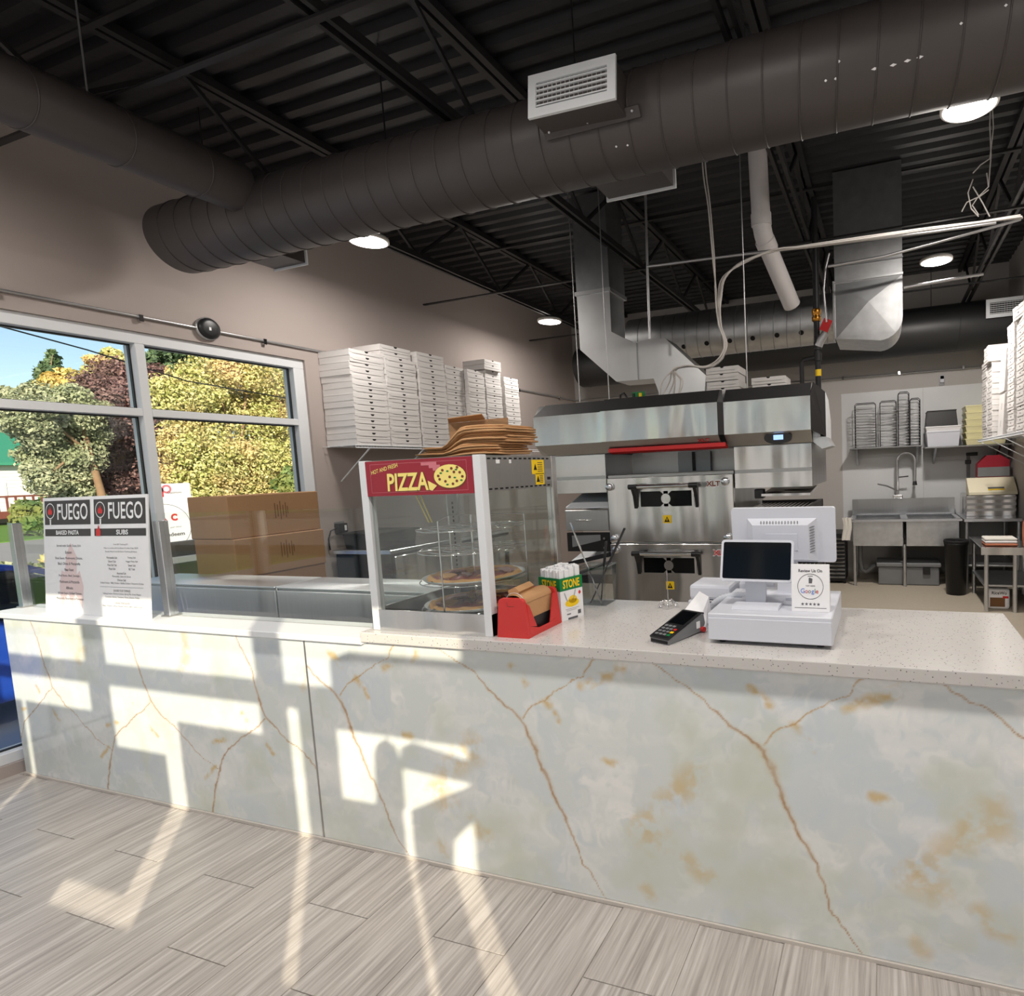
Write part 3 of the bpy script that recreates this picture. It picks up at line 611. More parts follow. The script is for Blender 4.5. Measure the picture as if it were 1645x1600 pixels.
# end shrouds hanging below the hood wings
for x0, x1, nm in ((-2.26, -1.85, 'end_shroud'), (-.92, -.425, 'end_shroud')):
    sh = MB(); sh.box(x0, x1, OYF+.005, 2.95, 1.355, 1.625); o = sh.build(nm, 'steel_side', ov)
    MB().box(x0, x1, OYF-.003, OYF+.003, 1.475, 1.622).build('shroud_sheet', 'steel', o); MB().box(x0, x1, OYF-.003, OYF+.003, 1.357, 1.452).build('shroud_sheet', 'steel', o); MB().box(x0, x1, OYF, OYF+.005, 1.452, 1.475).build('groove_strip', 'steel_grey', o)
MB().box(-1.84, -1.0, 2.45, 2.47, 1.475, 1.63).build('back_baffle', 'steel_grey', ov)
MB().box(-1.45, -1.20, 2.40, 2.42, 1.475, 1.62).build('white_cover', 'white_metal', ov); MB().box(-1.335, -1.315, 2.385, 2.41, 1.48, 1.62).build('cover_post', 'iron', ov)
# small parts on the oven's right hand infeed
sc_ = MB(); sc_.prism([(2.0, 1.30), (2.0, 1.315), (2.45, 1.345), (2.45, 1.33)], 0, -.75, -.44)
sc_.build('infeed_tray', 'steel', ov)
MB().rbox(-.80, -.74, 2.02, 2.09, 1.285, 1.345, .005, 1).build('chain_housing', 'dark_plastic', ov)
# wire frame with sensor on hood top
gb = thing('relay_board', 'small open green circuit board with wires on top of the oven hood', 'electronics', (-1.66, 2.2, 1.9865))
MB().box(-1.71, -1.61, 2.20, 2.21, 1.9865, 2.06).build('board', 'green_print', gb); MB().box(-1.70, -1.685, 2.188, 2.1995, 2.01, 2.05).build('relay', 'dark_plastic', gb); MB().box(-1.65, -1.63, 2.188, 2.1995, 2.02, 2.05).build('relay', 'yellow_print', gb)
MB().tube([(-1.80, 2.2, 1.987), (-1.80, 2.2, 2.05), (-1.77, 2.2, 2.06), (-1.75, 2.2, 2.03), (-1.74, 2.2, 1.99)], .008).build('clamp', 'dark_plastic', gb)

# ---- ducts
def spiral(name, label, p0, p1, r, m, step, seamm=None, capa=True):
    p0 = Vector(p0); p1 = Vector(p1); o = thing(name, label, 'duct', (p0+p1)/2); d = (p1-p0).normalized(); L = (p1-p0).length
    MB().cyl(p0, p1, r, 48, caps=False).build('pipe', m, o)
    if capa: MB().cyl(p0+d*.01, p0+d*.012, r-.002, 48).build('end_cap', m, o)
    a = d.orthogonal().normalized(); b = d.cross(a); n = 48; t = .12
    while t < L-.05:
        tb = MB(); pts = [p0+d*(t+.02*math.sin(2*math.pi*i/n))+(a*math.cos(2*math.pi*i/n)+b*math.sin(2*math.pi*i/n))*(r+.001) for i in range(n+1)]
        tb.tube(pts, .0035, 5, caps=False); tb.build('seam', seamm or m, o); t += step
    return o
du = spiral('supply_duct', 'large black spiral duct with white grille running above the counter', (-4.19, .912, 3.076), (XR-.01, .912, 3.076), .20, 'duct_black', .145)
def grille(parent, c, ux, uz, w, h, nv, nh, depth=.14, box='duct_black'):
    """white louvred grille on a sheet-metal box; n points out"""
    ux = Vector(ux).normalized(); uz = Vector(uz).normalized(); n = ux.cross(uz); c = Vector(c)
    M = Matrix((( ux.x, uz.x, n.x, c.x), (ux.y, uz.y, n.y, c.y), (ux.z, uz.z, n.z, c.z), (0, 0, 0, 1)))
    MB().box(-w/2+.008, w/2-.008, -h/2+.008, h/2-.008, -depth, -.006, M).build('grille_box', box, parent)
    g = MB(); f = .038
    for x0, x1, y0, y1 in ((-w/2, w/2, -h/2, -h/2+f), (-w/2, w/2, h/2-f, h/2), (-w/2, -w/2+f, -h/2+f, h/2-f), (w/2-f, w/2, -h/2+f, h/2-f)): g.box(x0, x1, y0, y1, -.008, .004, M)
    go = g.build('grille_frame', 'white_metal', parent)
    MB().box(-w/2+f, w/2-f, -h/2+f, h/2-f, -.030, -.028, M).build('grille_back', 'black_matte', go)
    for i in range(nh): y = -h/2+f+(h-2*f)*(i+.5)/nh; MB().box(-w/2+f, w/2-f, y-.003, y+.003, -.012, .001, M).build('louvre', 'white_metal', go)
    for i in range(nv): x = -w/2+f+(w-2*f)*(i+.5)/nv; MB().box(x-.0018, x+.0018, -h/2+f, h/2-f, -.018, -.006, M).build('louvre', 'white_metal', go)
# front grille: corners read on its own plane, about 0.3 m in front of the duct axis
gn = .60
gc = [P(u, v, 1, gn) for u, v in ((845, 123), (985, 83), (993, 160), (853, 193))]
cc = sum(gc, Vector())/4
grille(du, cc, gc[2]-gc[3], Vector((0, .12, 1)), (gc[2]-gc[3]).length, .185, 16, 5, .26)
MB().prism([(.70, 3.03), (.69, 3.02), (.715, 2.985), (.725, 2.99)], 0, cc.x-.20, cc.x+.26).build('grille_flange', 'duct_black', du)
for xx in (cc.x-.17, cc.x+.02, cc.x+.23): MB().cyl((xx, .692, 3.003), (xx, .712, 3.012), .005, 8).build('flange_screw', 'conduit', du)
# rear boxes hanging behind/below the duct
for xx, w in ((P(1020, 300, 1, 1.15).x, .36), (P(425, 425, 1, 1.05).x, .27)):
    MB().box(xx-w/2, xx+w/2, 1.03, 1.22, 2.93, 3.10).build('outlet_box', 'duct_black', du); MB().box(xx-w/2-.015, xx+w/2+.015, 1.22, 1.23, 2.918, 3.115).build('outlet_frame', 'white_metal', du)
for u, v in ((1326, 130), (1348, 100), (1342, 127), (1405, 111), (1435, 105), (1458, 98), (1478, 92), (1543, 41), (1614, 14), (984, 246), (1002, 246)):
    p = P(u, v, 1, .735); e = Vector((0, p.y-.912, p.z-3.076)); e = e/e.length*.2012
    q = Vector((p.x, .912+e.y, 3.076+e.z)); s = .013 if 1400 < u < 1480 else .006
    tn = e.normalized(); tt = Vector((0, -tn.z, tn.y))
    MB().plate([q+X_*s+tt*.0 for X_ in (Vector((-1, 0, 0)),)]+[q+tt*-.005, q+Vector((s, 0, 0)), q+tt*.005], .0005).build('paint_chip', 'white_board', du)
for xx in (-3.9, -2.5, -1.35, .3, 1.1): MB().cyl((xx, .912, 3.27), (xx, .912, ZC), .004, 6).build('hanger_wire', 'iron', du)
d2 = spiral('branch_duct', 'smaller black spiral duct parallel to the window wall joining the large duct', (-3.39, YF+.1, 3.165), (-3.39, .735, 3.165), .132, 'duct_black', .33, None)
for yy in (-.9, .1): MB().cyl((-3.39, yy, 3.295), (-3.39, yy, ZC), .004, 6).build('hanger_wire', 'conduit', d2)
bd = spiral('return_duct', 'long black round duct along the back wall', (-4.10, 5.92, 3.0), (XR-.01, 5.92, 3.0), .27, 'duct_dark', .8)
gq = P(1625, 492, 1, 5.62)
grille(bd, gq, X, Z, .50, .20, 16, 6, .16, 'duct_dark')
for xx in (-2.4, -.2, .55): MB().cyl((xx, 5.92, 3.265), (xx, 5.92, ZC), .004, 6).build('hanger_wire', 'iron', bd)
# galvanized spiral return with round holes, and square elbow box
gd = spiral('galvanized_duct', 'shiny galvanized spiral duct with a row of round holes behind the hood', (-2.28, 3.6, 2.735), (-.378, 3.6, 2.735), .207, 'galv', .115, 'galv_dark')
for u, v in ((1098, 558), (1135, 552), (1172, 548), (1209, 544), (1248, 539), (1287, 535)):
    p = P(u, v, 1, 3.43); e = Vector((0, p.y-3.6, p.z-2.735)).normalized(); q = Vector((p.x, 3.6, 2.735))+e*.2065
    MB().cyl(q, q+e*.002, .022, 16).build('air_hole', 'black_matte', gd)
eb = thing('duct_elbow', 'square galvanized elbow box with cross-broken panels and rounded corner', 'duct', (-.1, 3.5, 2.45))
prof = [(-.36, 2.50), (-.36, 3.22), (.155, 3.22), (.155, 2.62)]+[(.155-.17+.17*math.cos(a), 2.62+.17*math.sin(a)) for a in (0-math.pi/2*i/8 for i in range(1, 9))]
MB().prism(prof, 1, 3.30, 3.80).build('box', 'galv', eb)
c0 = Vector((-.10, 3.2925, 2.76)); qs = [Vector((-.355, 3.299, 2.50)), Vector((.10, 3.299, 2.50)), Vector((.15, 3.299, 2.93)), Vector((-.355, 3.299, 2.93))]
for i in range(4): MB().plate([qs[i], qs[(i+1) % 4], c0], .001).build('cross_break', ('galv', 'galv', 'galv_dark', 'galv_dark')[i], eb)  # facets of one sheet: shading put into the colour, top and left darker
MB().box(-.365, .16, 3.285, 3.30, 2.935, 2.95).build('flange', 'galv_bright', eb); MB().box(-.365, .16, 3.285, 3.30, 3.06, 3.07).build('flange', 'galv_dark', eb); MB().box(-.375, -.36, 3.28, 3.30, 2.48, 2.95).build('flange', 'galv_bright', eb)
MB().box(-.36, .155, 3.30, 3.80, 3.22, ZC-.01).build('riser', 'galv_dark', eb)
# hood exhaust riser: vertical duct with offset
rz = thing('exhaust_riser', 'galvanized sheet metal exhaust duct dropping from the ceiling onto the hood', 'duct', (-2.0, 2.6, 1.995))
RY = 2.72
pp = lambda u, v: (P(u, v, 1, RY).x, P(u, v, 1, RY).z)
a0, a1 = pp(926, 470), pp(979, 464)
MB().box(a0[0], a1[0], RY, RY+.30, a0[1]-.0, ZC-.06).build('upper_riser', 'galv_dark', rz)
MB().box(a0[0]-.012, a1[0]+.012, RY-.012, RY+.312, a0[1]-.03, a0[1]).build('flange', 'galv_bright', rz)
poly = [(a0[0], a0[1]-.03), pp(932, 562), pp(990, 613), pp(1050, 608), pp(1058, 630), (pp(1058, 630)[0], 1.996), (pp(1130, 630)[0], 1.996), pp(1134, 603), pp(1068, 543), pp(1016, 550), pp(982, 533), (a1[0], a0[1]-.03)]
MB().prism(poly, 1, RY, RY+.27).build('offset_boot', 'galv_bright', rz)
s1, s2 = pp(1023, 551), pp(1022, 610); MB().box(s1[0]-.006, s1[0]+.006, RY-.004, RY, s2[1], s1[1]).build('seam', 'galv_dark', rz)
for u in (922, 970, 1196): 
    p = P(u, 480, 1, 2.1 if u > 1000 else 2.36)
    MB().cyl((p.x, p.y, 1.995), (p.x, p.y, ZC-.005), .004, 6).build('hanger_rod', 'conduit', thing('hanger_rod', {922: 'thin threaded rod in front of the sheet metal riser', 970: 'thin threaded rod beside the riser seam', 1196: 'thin threaded rod above the middle of the hood'}[u], 'rod', (p.x, p.y, 1.995)))
# white drain pipe
pv = thing('drain_pipe', 'white plastic drain pipe with an angled bend under the ceiling', 'pipe', (-.75, 2.6, 3.0))
b0, b1, b2 = P(1217, 250, 1, 2.5), P(1224, 375, 1, 2.55), P(1272, 490, 1, 3.0)
MB().tube([(b0.x, b0.y, ZC-.01), b0, b1+(b0-b1).normalized()*.06, b1+(b2-b1).normalized()*.03+(b0-b1).normalized()*.02, b1+(b2-b1).normalized()*.08, b2], .066, 20).build('pipe', 'pvc', pv)
for c, d in ((b1, (b0-b1).normalized()), (b1, (b2-b1).normalized())): MB().cyl(c+d*.05, c+d*.13, .072, 20).build('coupling', 'pvc', pv)
# gas pipe with brass union, red valve tag
gp = thing('gas_pipe', 'black iron gas pipe with brass union and red valve tag above the hood', 'pipe', (-.47, 3.0, 2.0))
MB().tube([(-.478, 3.0, ZC-.3), (-.478, 3.0, 2.67)], .024, 12).build('upper_pipe', 'iron', gp); MB().lathe([(.03, 0), (.036, .01), (.036, .035), (.028, .045), (.036, .055), (.036, .085), (.03, .095)], (-.478, 3.0, 2.585), 8).build('brass_union', 'brass', gp)
MB().tube([(-.478, 3.0, 2.585), (-.474, 3.0, 1.995)], .022, 12).build('lower_pipe', 'iron', gp); MB().tube([(-.47, 3.0, 2.40), (-.45, 2.99, 2.44), (-.41, 2.98, 2.49)], [.034, .032, .03], 12).build('strainer_leg', 'conduit', gp)
MB().box(-.034, .034, -.004, .004, -.045, .045, Matrix.Translation((-.405, 2.955, 2.54)) @ Matrix.Rotation(.45, 4, 'Y')).build('valve_tag', 'red_print', gp)
MB().cyl((-.474, 3.0, 2.17), (-.474, 3.0, 2.22), .0235, 12).build('pipe_label', 'yellow_print', gp)
MB().tube([(-.474, 3.0, 2.315), (-.585, 3.0, 2.305), (-.6, 3.0, 2.28), (-.6, 3.0, 1.995)], .018, 10).build('side_branch', 'iron', gp)
for z in (2.315, 2.40): MB().cyl((-.474, 3, z-.03), (-.474, 3, z+.03), .03, 12).build('pipe_tee', 'iron', gp)
MB().tube([(-.40, 2.95, 2.56), (-.415, 2.95, 2.80), (-.40, 2.95, 2.95), (-.37, 2.95, 3.06)], .008, 8).build('flex_lead', 'conduit', gp)
# conduits and cable bundles
def run(name, label, pts, r, m='conduit', cat='conduit', clips=None):
    o = thing(name, label, cat, pts[0]); MB().tube(pts, r, 8).build('tube', m, o)
    for c in clips or (): MB().box(c[0]-.012, c[0]+.012, c[1]-.012, c[1]+.012, c[2]-.012, c[2]+.03).build('clip', 'chrome', o)
    return o
run('ceiling_conduit', 'bright metal conduit hung level across the ceiling above the hood', [P(1040, 428, 1, 2.4), P(1180, 410, 1, 2.4), P(1300, 396, 1, 2.4), P(1400, 384, 1, 2.4), P(1500, 372, 1, 2.4), P(1600, 358, 1, 2.4)], .010)
run('drop_conduit', 'metal conduit dropping from the ceiling onto the duct beside the riser', [P(1040, 330, 1, 2.41)+Vector((0, 0, .6)), P(1040, 428, 1, 2.41), P(1044, 545, 1, 2.41)], .010)
run('rear_conduit', 'thin metal conduit sloping past the galvanized elbow box', [P(1330, 428, 1, 2.9), P(1420, 412, 1, 2.9), P(1510, 388, 1, 2.9), P(1640, 352, 1, 2.9)], .011)
run('upper_conduit', 'thin conduit under the deck beyond the galvanized elbow', [P(1452, 462, 1, 3.6), P(1580, 440, 1, 3.6)], .012)
run('wall_conduit', 'thin metal conduit clipped along the window wall above the glass', [(XL+.012, -2.2, 2.613), (XL+.012, 6.38, 2.613)], .009, clips=[(XL+.014, y, 2.595) for y in (.16, .81, 1.6, 3.2, 4.9, 5.9)])
run('back_conduit', 'thin metal conduit clipped along the back wall', [(XL+.02, YB-.012, 2.613), (XR-.01, YB-.012, 2.585)], .009, clips=[(x, YB-.015, 2.59) for x in (-.5, .2, .95)])
cb = thing('cable_bundle', 'loose bundle of grey cables hanging down and looping to the hood', 'cables', P(1130, 265, 1, 2.2))
for i in range(6):
    j = lambda: Vector((random.uniform(-.012, .012), random.uniform(-.02, .02), random.uniform(-.008, .008)))
    if i < 2: pts = [P(1131, 265, 1, 2.15)+Vector((0, 0, .5)), P(1131, 265, 1, 2.15), P(1140, 330, 1, 2.15), P(1147, 420, 1, 2.15), P(1152, 480, 1, 2.15)]
    else: pts = [P(1640, 348, 1, 2.35), P(1500, 368, 1, 2.33), P(1320, 393, 1, 2.3), P(1245, 402, 1, 2.25), P(1195, 420, 1, 2.2), P(1163, 445, 1, 2.15), P(1155, 480, 1, 2.15)]
    pts = pts+[P(1157, 520, 1, 2.15), P(1166, 550, 1, 2.15), P(1158, 575, 1, 2.15), P(1135, 590, 1, 2.15), P(1105, 588, 1, 2.15), P(1082, 595, 1, 2.15), P(1068+6*i, 612, 1, 2.15), P(1060+7*i, 634, 1, 2.15)]
    # smooth with Catmull-Rom
    pts = [p+j() for p in pts]; sm = []
    for a in range(len(pts)-1):
        p0, p1, p2, p3 = pts[max(a-1, 0)], pts[a], pts[a+1], pts[min(a+2, len(pts)-1)]
        for q in range(5): t = q/5; sm.append(.5*((2*p1)+(p2-p0)*t+(2*p0-5*p1+4*p2-p3)*t*t+(3*p1-p0-3*p2+p3)*t**3))
    MB().tube(sm+[pts[-1]], .0055, 6).build('cable', 'cable_white', cb)
lw = thing('loose_wires', 'loose ends of pale wire dangling from the deck beyond the large duct', 'wires', P(1570, 330, 1, 2.6))
for q in ([(1563, 288), (1555, 310), (1560, 335), (1572, 348)], [(1563, 300), (1578, 325), (1590, 348)], [(1585, 278), (1588, 300), (1570, 318), (1562, 330), (1572, 345)], [(1545, 340), (1553, 325), (1575, 315), (1588, 305)], [(1563, 278), (1575, 265), (1590, 255), (1596, 205)], [(1588, 300), (1592, 250), (1590, 200)]): MB().tube([P(u, v, 1, 2.6) for u, v in q]+([Vector((P(1592, 200, 1, 2.6).x, 2.6, ZC+.01))] if q[-1][1] < 210 else []), .004, 6).build('wire', 'cable_white', lw)
# ================================================================ ON THE COUNTER
CT = .9252
# ---- heated pizza display
wx0, wx1, wy0, wy1, wz0, wz1 = -1.893, -1.337, .006, .50, CT, 1.578
pw = thing('pizza_warmer', 'glass pizza display warmer with red sign and steel corner posts', 'food warmer', ((wx0+wx1)/2, .25, CT))
MB().box(wx0+.006, wx1-.006, wy0+.006, wy1-.006, wz0, wz0+.022).build('deck', 'steel_grey', pw)
for a in ((wx0, wx1, wy0, wy0+.006, wz0, wz0+.082), (wx0, wx1, wy1-.006, wy1, wz0, wz0+.082), (wx0, wx0+.006, wy0+.006, wy1-.006, wz0, wz0+.082), (wx1-.006, wx1, wy0+.006, wy1-.006, wz0, wz0+.082)): MB().box(*a).build('base_skirt', 'steel', pw)
PWD = .034
for x0, x1, y0, y1 in ((wx0, wx0+PWD, wy0-.001, wy0+PWD), (wx1-PWD, wx1, wy0-.001, wy0+PWD), (wx0, wx0+PWD, wy1-PWD, wy1+.001), (wx1-PWD, wx1+.001, wy1-PWD, wy1+.001)):
    MB().rbox(x0, x1, y0, y1, wz0+.001, wz1+.002, .002, 1).build('corner_post', 'alu_white' if y0 < .1 else 'steel', pw)
hb = MB().box(wx0+.004, wx1-.002, wy0+.003, wy1-.003, 1.448, wz1).build('heater_box', 'steel_grey', pw)
sgn = MB().box(wx0+PWD, wx1-PWD, wy0-.002, wy0+.0028, 1.445, wz1-.002).build('sign_panel', 'red_sign', pw)
sx, sz = (wx0+wx1)/2, 1.511; ys = wy0-.002
bw, bh = .44, .106
flat(sgn, (sx, ys, sz), X, Z, [rect(bw, .0012, 0, bh/2), rect(bw, .0012, 0, -bh/2), rect(.0012, bh, -bw/2, 0), rect(.0012, bh, bw/2, 0)], 'pink_print', 'border')
text('PIZZA', sgn, (sx-.045, ys, sz-.019), X, (.03, 0, 1), .196, .072, 'brown_print', off=.0008, bold=.05); text('PIZZA', sgn, (sx-.047, ys, sz-.016), X, (.03, 0, 1), .19, .066, 'cream_print', off=.0016, bold=.025)
text('HOT AND FRESH', sgn, (sx-.152, ys, sz+.035), (1, 0, .20), (-.20, 0, 1), .130, .015, 'cream_print', bold=.01)
flat(sgn, (sx+.075, ys, sz+.038), X, Z, [rect(.07, .011, -.02, .008), rect(.05, .011, .005, -.003), rect(.03, .01, .012, -.013)], 'pink_print', 'steam')
pz = flat(sgn, (sx+.145, ys, sz-.002), X, Z, [ell(.070, .042)], 'cream_print', 'pizza_picture', .0016)
flat(sgn, (sx+.145, ys, sz-.004), X, Z, [ell(.074, .045)], 'brown_print', 'pizza_outline', .0008)
flat(sgn, (sx+.068, ys, sz-.030), X, Z, [[(-.022, .015), (.018, -.004), (-.004, -.022), (-.018, -.018)]], 'cream_print', 'pizza_slice', .0018)
flat(sgn, (sx+.145, ys, sz), X, Z, [ell(.006, .005, a, b, 10) for a, b in ((-.05, 0), (-.03, .02), (-.02, -.02), (.01, .025), (.0, -.005), (.03, -.02), (.045, .01), (.02, .012), (-.045, -.012), (.055, -.005), (.035, .028), (.012, -.03))], 'brown_print', 'topping_dots', .0022)
flat(sgn, (sx+.145, ys, sz), X, Z, [ell(.006, .003, a, b, 8) for a, b in ((-.038, .010), (-.008, .016), (.022, -.008), (.05, -.018), (-.012, -.032), (.03, .02))], 'green_print', 'pepper_dots', .0024)
# right side: slot rows and stickers
for z in (1.566, 1.456):
    sr = MB()
    for i in range(13): y = .045+i*.032; sr.box(wx1-.003, wx1+.0002-.0015, y, y+.018, z-.003, z+.003)
    sr.build('slot_row', 'black_matte', hb)
xs_ = wx1-.002
for y, z, w, h in ((.365, 1.532, .088, .058), (.375, 1.483, .062, .046)):
    st = MB().box(xs_-.001, xs_+.001, y-w/2, y+w/2, z-h/2, z+h/2).build('warning_label', 'yellow_print', hb)
    flat(st, (xs_+.001, y-w*.24, z), Y, Z, [(-.012, -.012), (.012, -.012), (0, .014)], 'black_matte', 'triangle', .0006)
    flat(st, (xs_+.001, y+w*.15, z), Y, Z, [rect(w*.4, .0028, 0, -h*.3+i*h*.15) for i in range(5)], 'charcoal_print', 'fine_print', .0006)
rp = MB().box(xs_-.001, xs_+.001, .415, .485, 1.472, 1.525).build('rating_plate', 'conduit', hb); flat(rp, (xs_+.001, .44, 1.484), Y, Z, rect(.026, .012), 'black_matte', 'code_bar', .0006)
for y, w in ((.03, .006), (.105, .022), (.18, .014)): MB().box(xs_-.001, xs_+.0008, y-w/2, y+w/2, 1.548, 1.562).build('tape_bit', 'white_board', hb)
for nm, b in (('glass_front', (wx0+PWD, wx1-PWD, wy0+.012, wy0+.016, wz0+.083, 1.447)), ('glass_side', (wx1-.014, wx1-.010, wy0+PWD, wy1-PWD, wz0+.083, 1.447)), ('glass_side', (wx0+.010, wx0+.014, wy0+PWD, wy1-PWD, wz0+.083, 1.447)), ('glass_back', (wx0+PWD, wx1-PWD, wy1-.016, wy1-.012, wz0+.083, 1.447))): MB().box(*b).build(nm, 'glass_case', pw)
MB().box(wx0+.05, wx0+.056, wy1-.10, wy1-.04, wz0+.084, 1.447).build('inner_channel', 'steel_grey', pw)
ch = MB()
for i in range(18): ch.box(wx0+.0562, wx0+.0572, wy1-.074, wy1-.066, wz0+.12+i*.02, wz0+.131+i*.02)
ch.build('slot_row', 'black_matte', pw)
# rotating wire rack
rc = Vector((-1.595, .25, 0)); rk = MB(); RR = .208
shz = [P(755, v, 1, .25).z for v in (846, 880, 927, 968)]
for a in (.6, 2.7, 4.8):
    p = rc+Vector((math.cos(a)*RR, math.sin(a)*RR, 0)); rk.tube([(p.x, p.y, shz[3]-.015), (p.x, p.y, shz[0]+.04)], .003, 6)
rk.tube([(rc.x, rc.y, shz[3]-.03), (rc.x, rc.y, shz[0]+.05)], .005, 8)
rk.tube([rc+Vector((math.cos(a)*RR, math.sin(a)*RR, shz[0]+.04)) for a in (.6, 2.7)]+[rc+Vector((math.cos(4.8)*RR, math.sin(4.8)*RR, shz[0]+.04))], .003, 6)
rk.tube([(rc.x, rc.y, wz0+.0225), (rc.x, rc.y, shz[3]-.02)], .012, 10)
rko = rk.build('rack_frame', 'chrome', pw)
for z in shz:
    s = MB()
    for r in (RR, RR*.8, RR*.55, RR*.3): s.tube(arc((rc.x, rc.y, z), r, 0, 2*math.pi, 36, X, Y), .0022, 5, caps=False)
    for i in range(12): a = math.pi*2*i/12; s.tube([(rc.x, rc.y, z), (rc.x+RR*math.cos(a), rc.y+RR*math.sin(a), z)], .0016, 5)
    s.build('wire_shelf', 'chrome', rko)
# serving lip picks
for k, (x, t) in enumerate(((-1.72, .05), (-1.70, .045))): MB().bar((x, .10, 1.44), (x+t, .10, 1.335), .004, .004).build('wooden_skewer', 'cream_print', pw)
def pizza(z, tilt, lbl):
    o = local('pizza', lbl, 'pizza', (rc.x, rc.y, z))
    def disc(rmax, h, seed, n=64, m=14):
        b = MB(); r = np.random.default_rng(seed); vs = []; 
        for i in range(m+1):
            for k in range(n):
                t = 2*math.pi*k/n; rr = rmax*(i/m)*(1+.02*math.sin(5*t+seed)+.012*math.sin(11*t)); vs.append((rr*math.cos(t), rr*math.sin(t), h(i/m, t)+r.normal()*.0018))
        b.add(vs, [(i*n+k, i*n+(k+1) % n, (i+1)*n+(k+1) % n, (i+1)*n+k) for i in range(m) for k in range(n)], True); return b
    MB().lathe([(0, .0), (.185, 0), (.20, .012), (.197, .013), (.184, .0025), (0, .0025)], (0, 0, 0), 48).build('pan', 'galv_bright', o)
    disc(.183, lambda q, t: .006+.013*math.exp(-((q-.93)/.06)**2) if q < .97 else .004+.004*math.sin(9*t), 3).build('crust', 'crust', o)
    disc(.158, lambda q, t: .0125+.003*math.sin(7*t)*q+.004*math.sin(13*q+3*t), 9).build('topping', 'pepperoni', o)
    for i in range(9):
        a = i*2.399; q = .035+.011*i; MB().prism([(.03*math.cos(t)*(1+.3*math.sin(3*t+i)), .022*math.sin(t)) for t in (2*math.pi*j/10 for j in range(10))], 2, 0, .008, Matrix.Translation((q*math.cos(a), q*math.sin(a), .015)) @ Matrix.Rotation(i, 4, 'Z') @ Matrix.Rotation(.3, 4, 'X')).build('chicken_piece' if i % 2 else 'pepper_piece', 'crust' if i % 2 else 'brown_print', o)
    return o
pizza(shz[2]+.003, 0, 'baked pizza on the upper pan inside the glass warmer'); pizza(shz[3]+.003, 0, 'baked pizza on the lowest pan inside the glass warmer')
# ---- paper bags and cardboard box on the warmer
zt = wz1+.0025
for i in range(12):
    r = np.random.default_rng(i); nx, ny = 14, 5; b = MB(); L, Wd, th = .37, .20, .0085; z = i*.0092
    top, bot = [], []
    sag = lambda u: -.0 if i < 4 else 0
    ox, oy, rz_ = r.uniform(-.012, .012)+(0 if i > 4 else -.025), r.uniform(-.015, .015), r.uniform(-.05, .05)
    for j in range(ny+1):
        for k in range(nx+1):
            u, w = k/nx-.5, j/ny-.5; x, y_ = u*L, w*Wd; c, s_ = math.cos(rz_), math.sin(rz_); X2, Y2 = x*c-y_*s_+ox, x*s_+y_*c+oy; uw = X2/L
            wave = .0014*math.sin(9*uw)+.001*math.sin(6*Y2/Wd); sq = min(1, max(0, (-uw+.02)/.28)); cmp_ = 1-.66*sq*sq*(3-2*sq); hz = z*cmp_+wave
            bot.append((X2, Y2, hz+.0035)); top.append((X2, Y2, hz+.0035+th*(.8 if abs(u) > .42 else 1)*cmp_))
    q = (nx+1); idx = lambda j, k: j*q+k; N = q*(ny+1)
    fs = [(idx(j, k), idx(j, k+1), idx(j+1, k+1), idx(j+1, k)) for j in range(ny) for k in range(nx)]
    allf = [tuple(N+a for a in f) for f in fs]+[f[::-1] for f in fs]
    rim = [idx(0, k) for k in range(nx+1)]+[idx(j, nx) for j in range(1, ny+1)]+[idx(ny, k) for k in range(nx-1, -1, -1)]+[idx(j, 0) for j in range(ny-1, 0, -1)]
    allf += [(rim[a], rim[(a+1) % len(rim)], N+rim[(a+1) % len(rim)], N+rim[a]) for a in range(len(rim))]
    b.add(bot+top, allf, True); o = b.build('paper_bag', 'kraft', label='flat brown kraft paper bag '+('topmost' if i == 11 else ('lowest', 'second up', 'third up', 'fourth up', 'fifth up', 'sixth up', 'seventh up', 'eighth up', 'ninth up', 'tenth up', 'eleventh up')[i])+' in the pile on the pizza warmer', cat='paper bag', group='pile of kraft bags on the warmer', origin=(0, 0, 0)); o.location = (-1.50, .222, zt)
cbx = local('open_carton', 'small brown carton with raised flap behind the paper bags on the warmer', 'cardboard box', (-1.66, .428, zt))
CW_, CD_, CH_ = .20, .14, .155
for a in ((-CW_/2, CW_/2, -CD_/2, -CD_/2+.004, 0, CH_), (-CW_/2, CW_/2, CD_/2-.004, CD_/2, 0, CH_+.02), (-CW_/2, -CW_/2+.004, -CD_/2+.004, CD_/2-.004, 0, CH_), (CW_/2-.004, CW_/2, -CD_/2+.004, CD_/2-.004, 0, CH_), (-CW_/2, CW_/2, -CD_/2, CD_/2, -.0, .004)): MB().box(*a).build('wall', 'cardboard', cbx)
MB().plate([(-CW_/2, -CD_/2, CH_), (CW_/2-.01, -CD_/2-.005, CH_+.002), (CW_/2+.01, -CD_/2-.05, CH_+.02), (-CW_/2+.03, -CD_/2-.04, CH_+.014)], .003).build('flap', 'kraft', cbx)

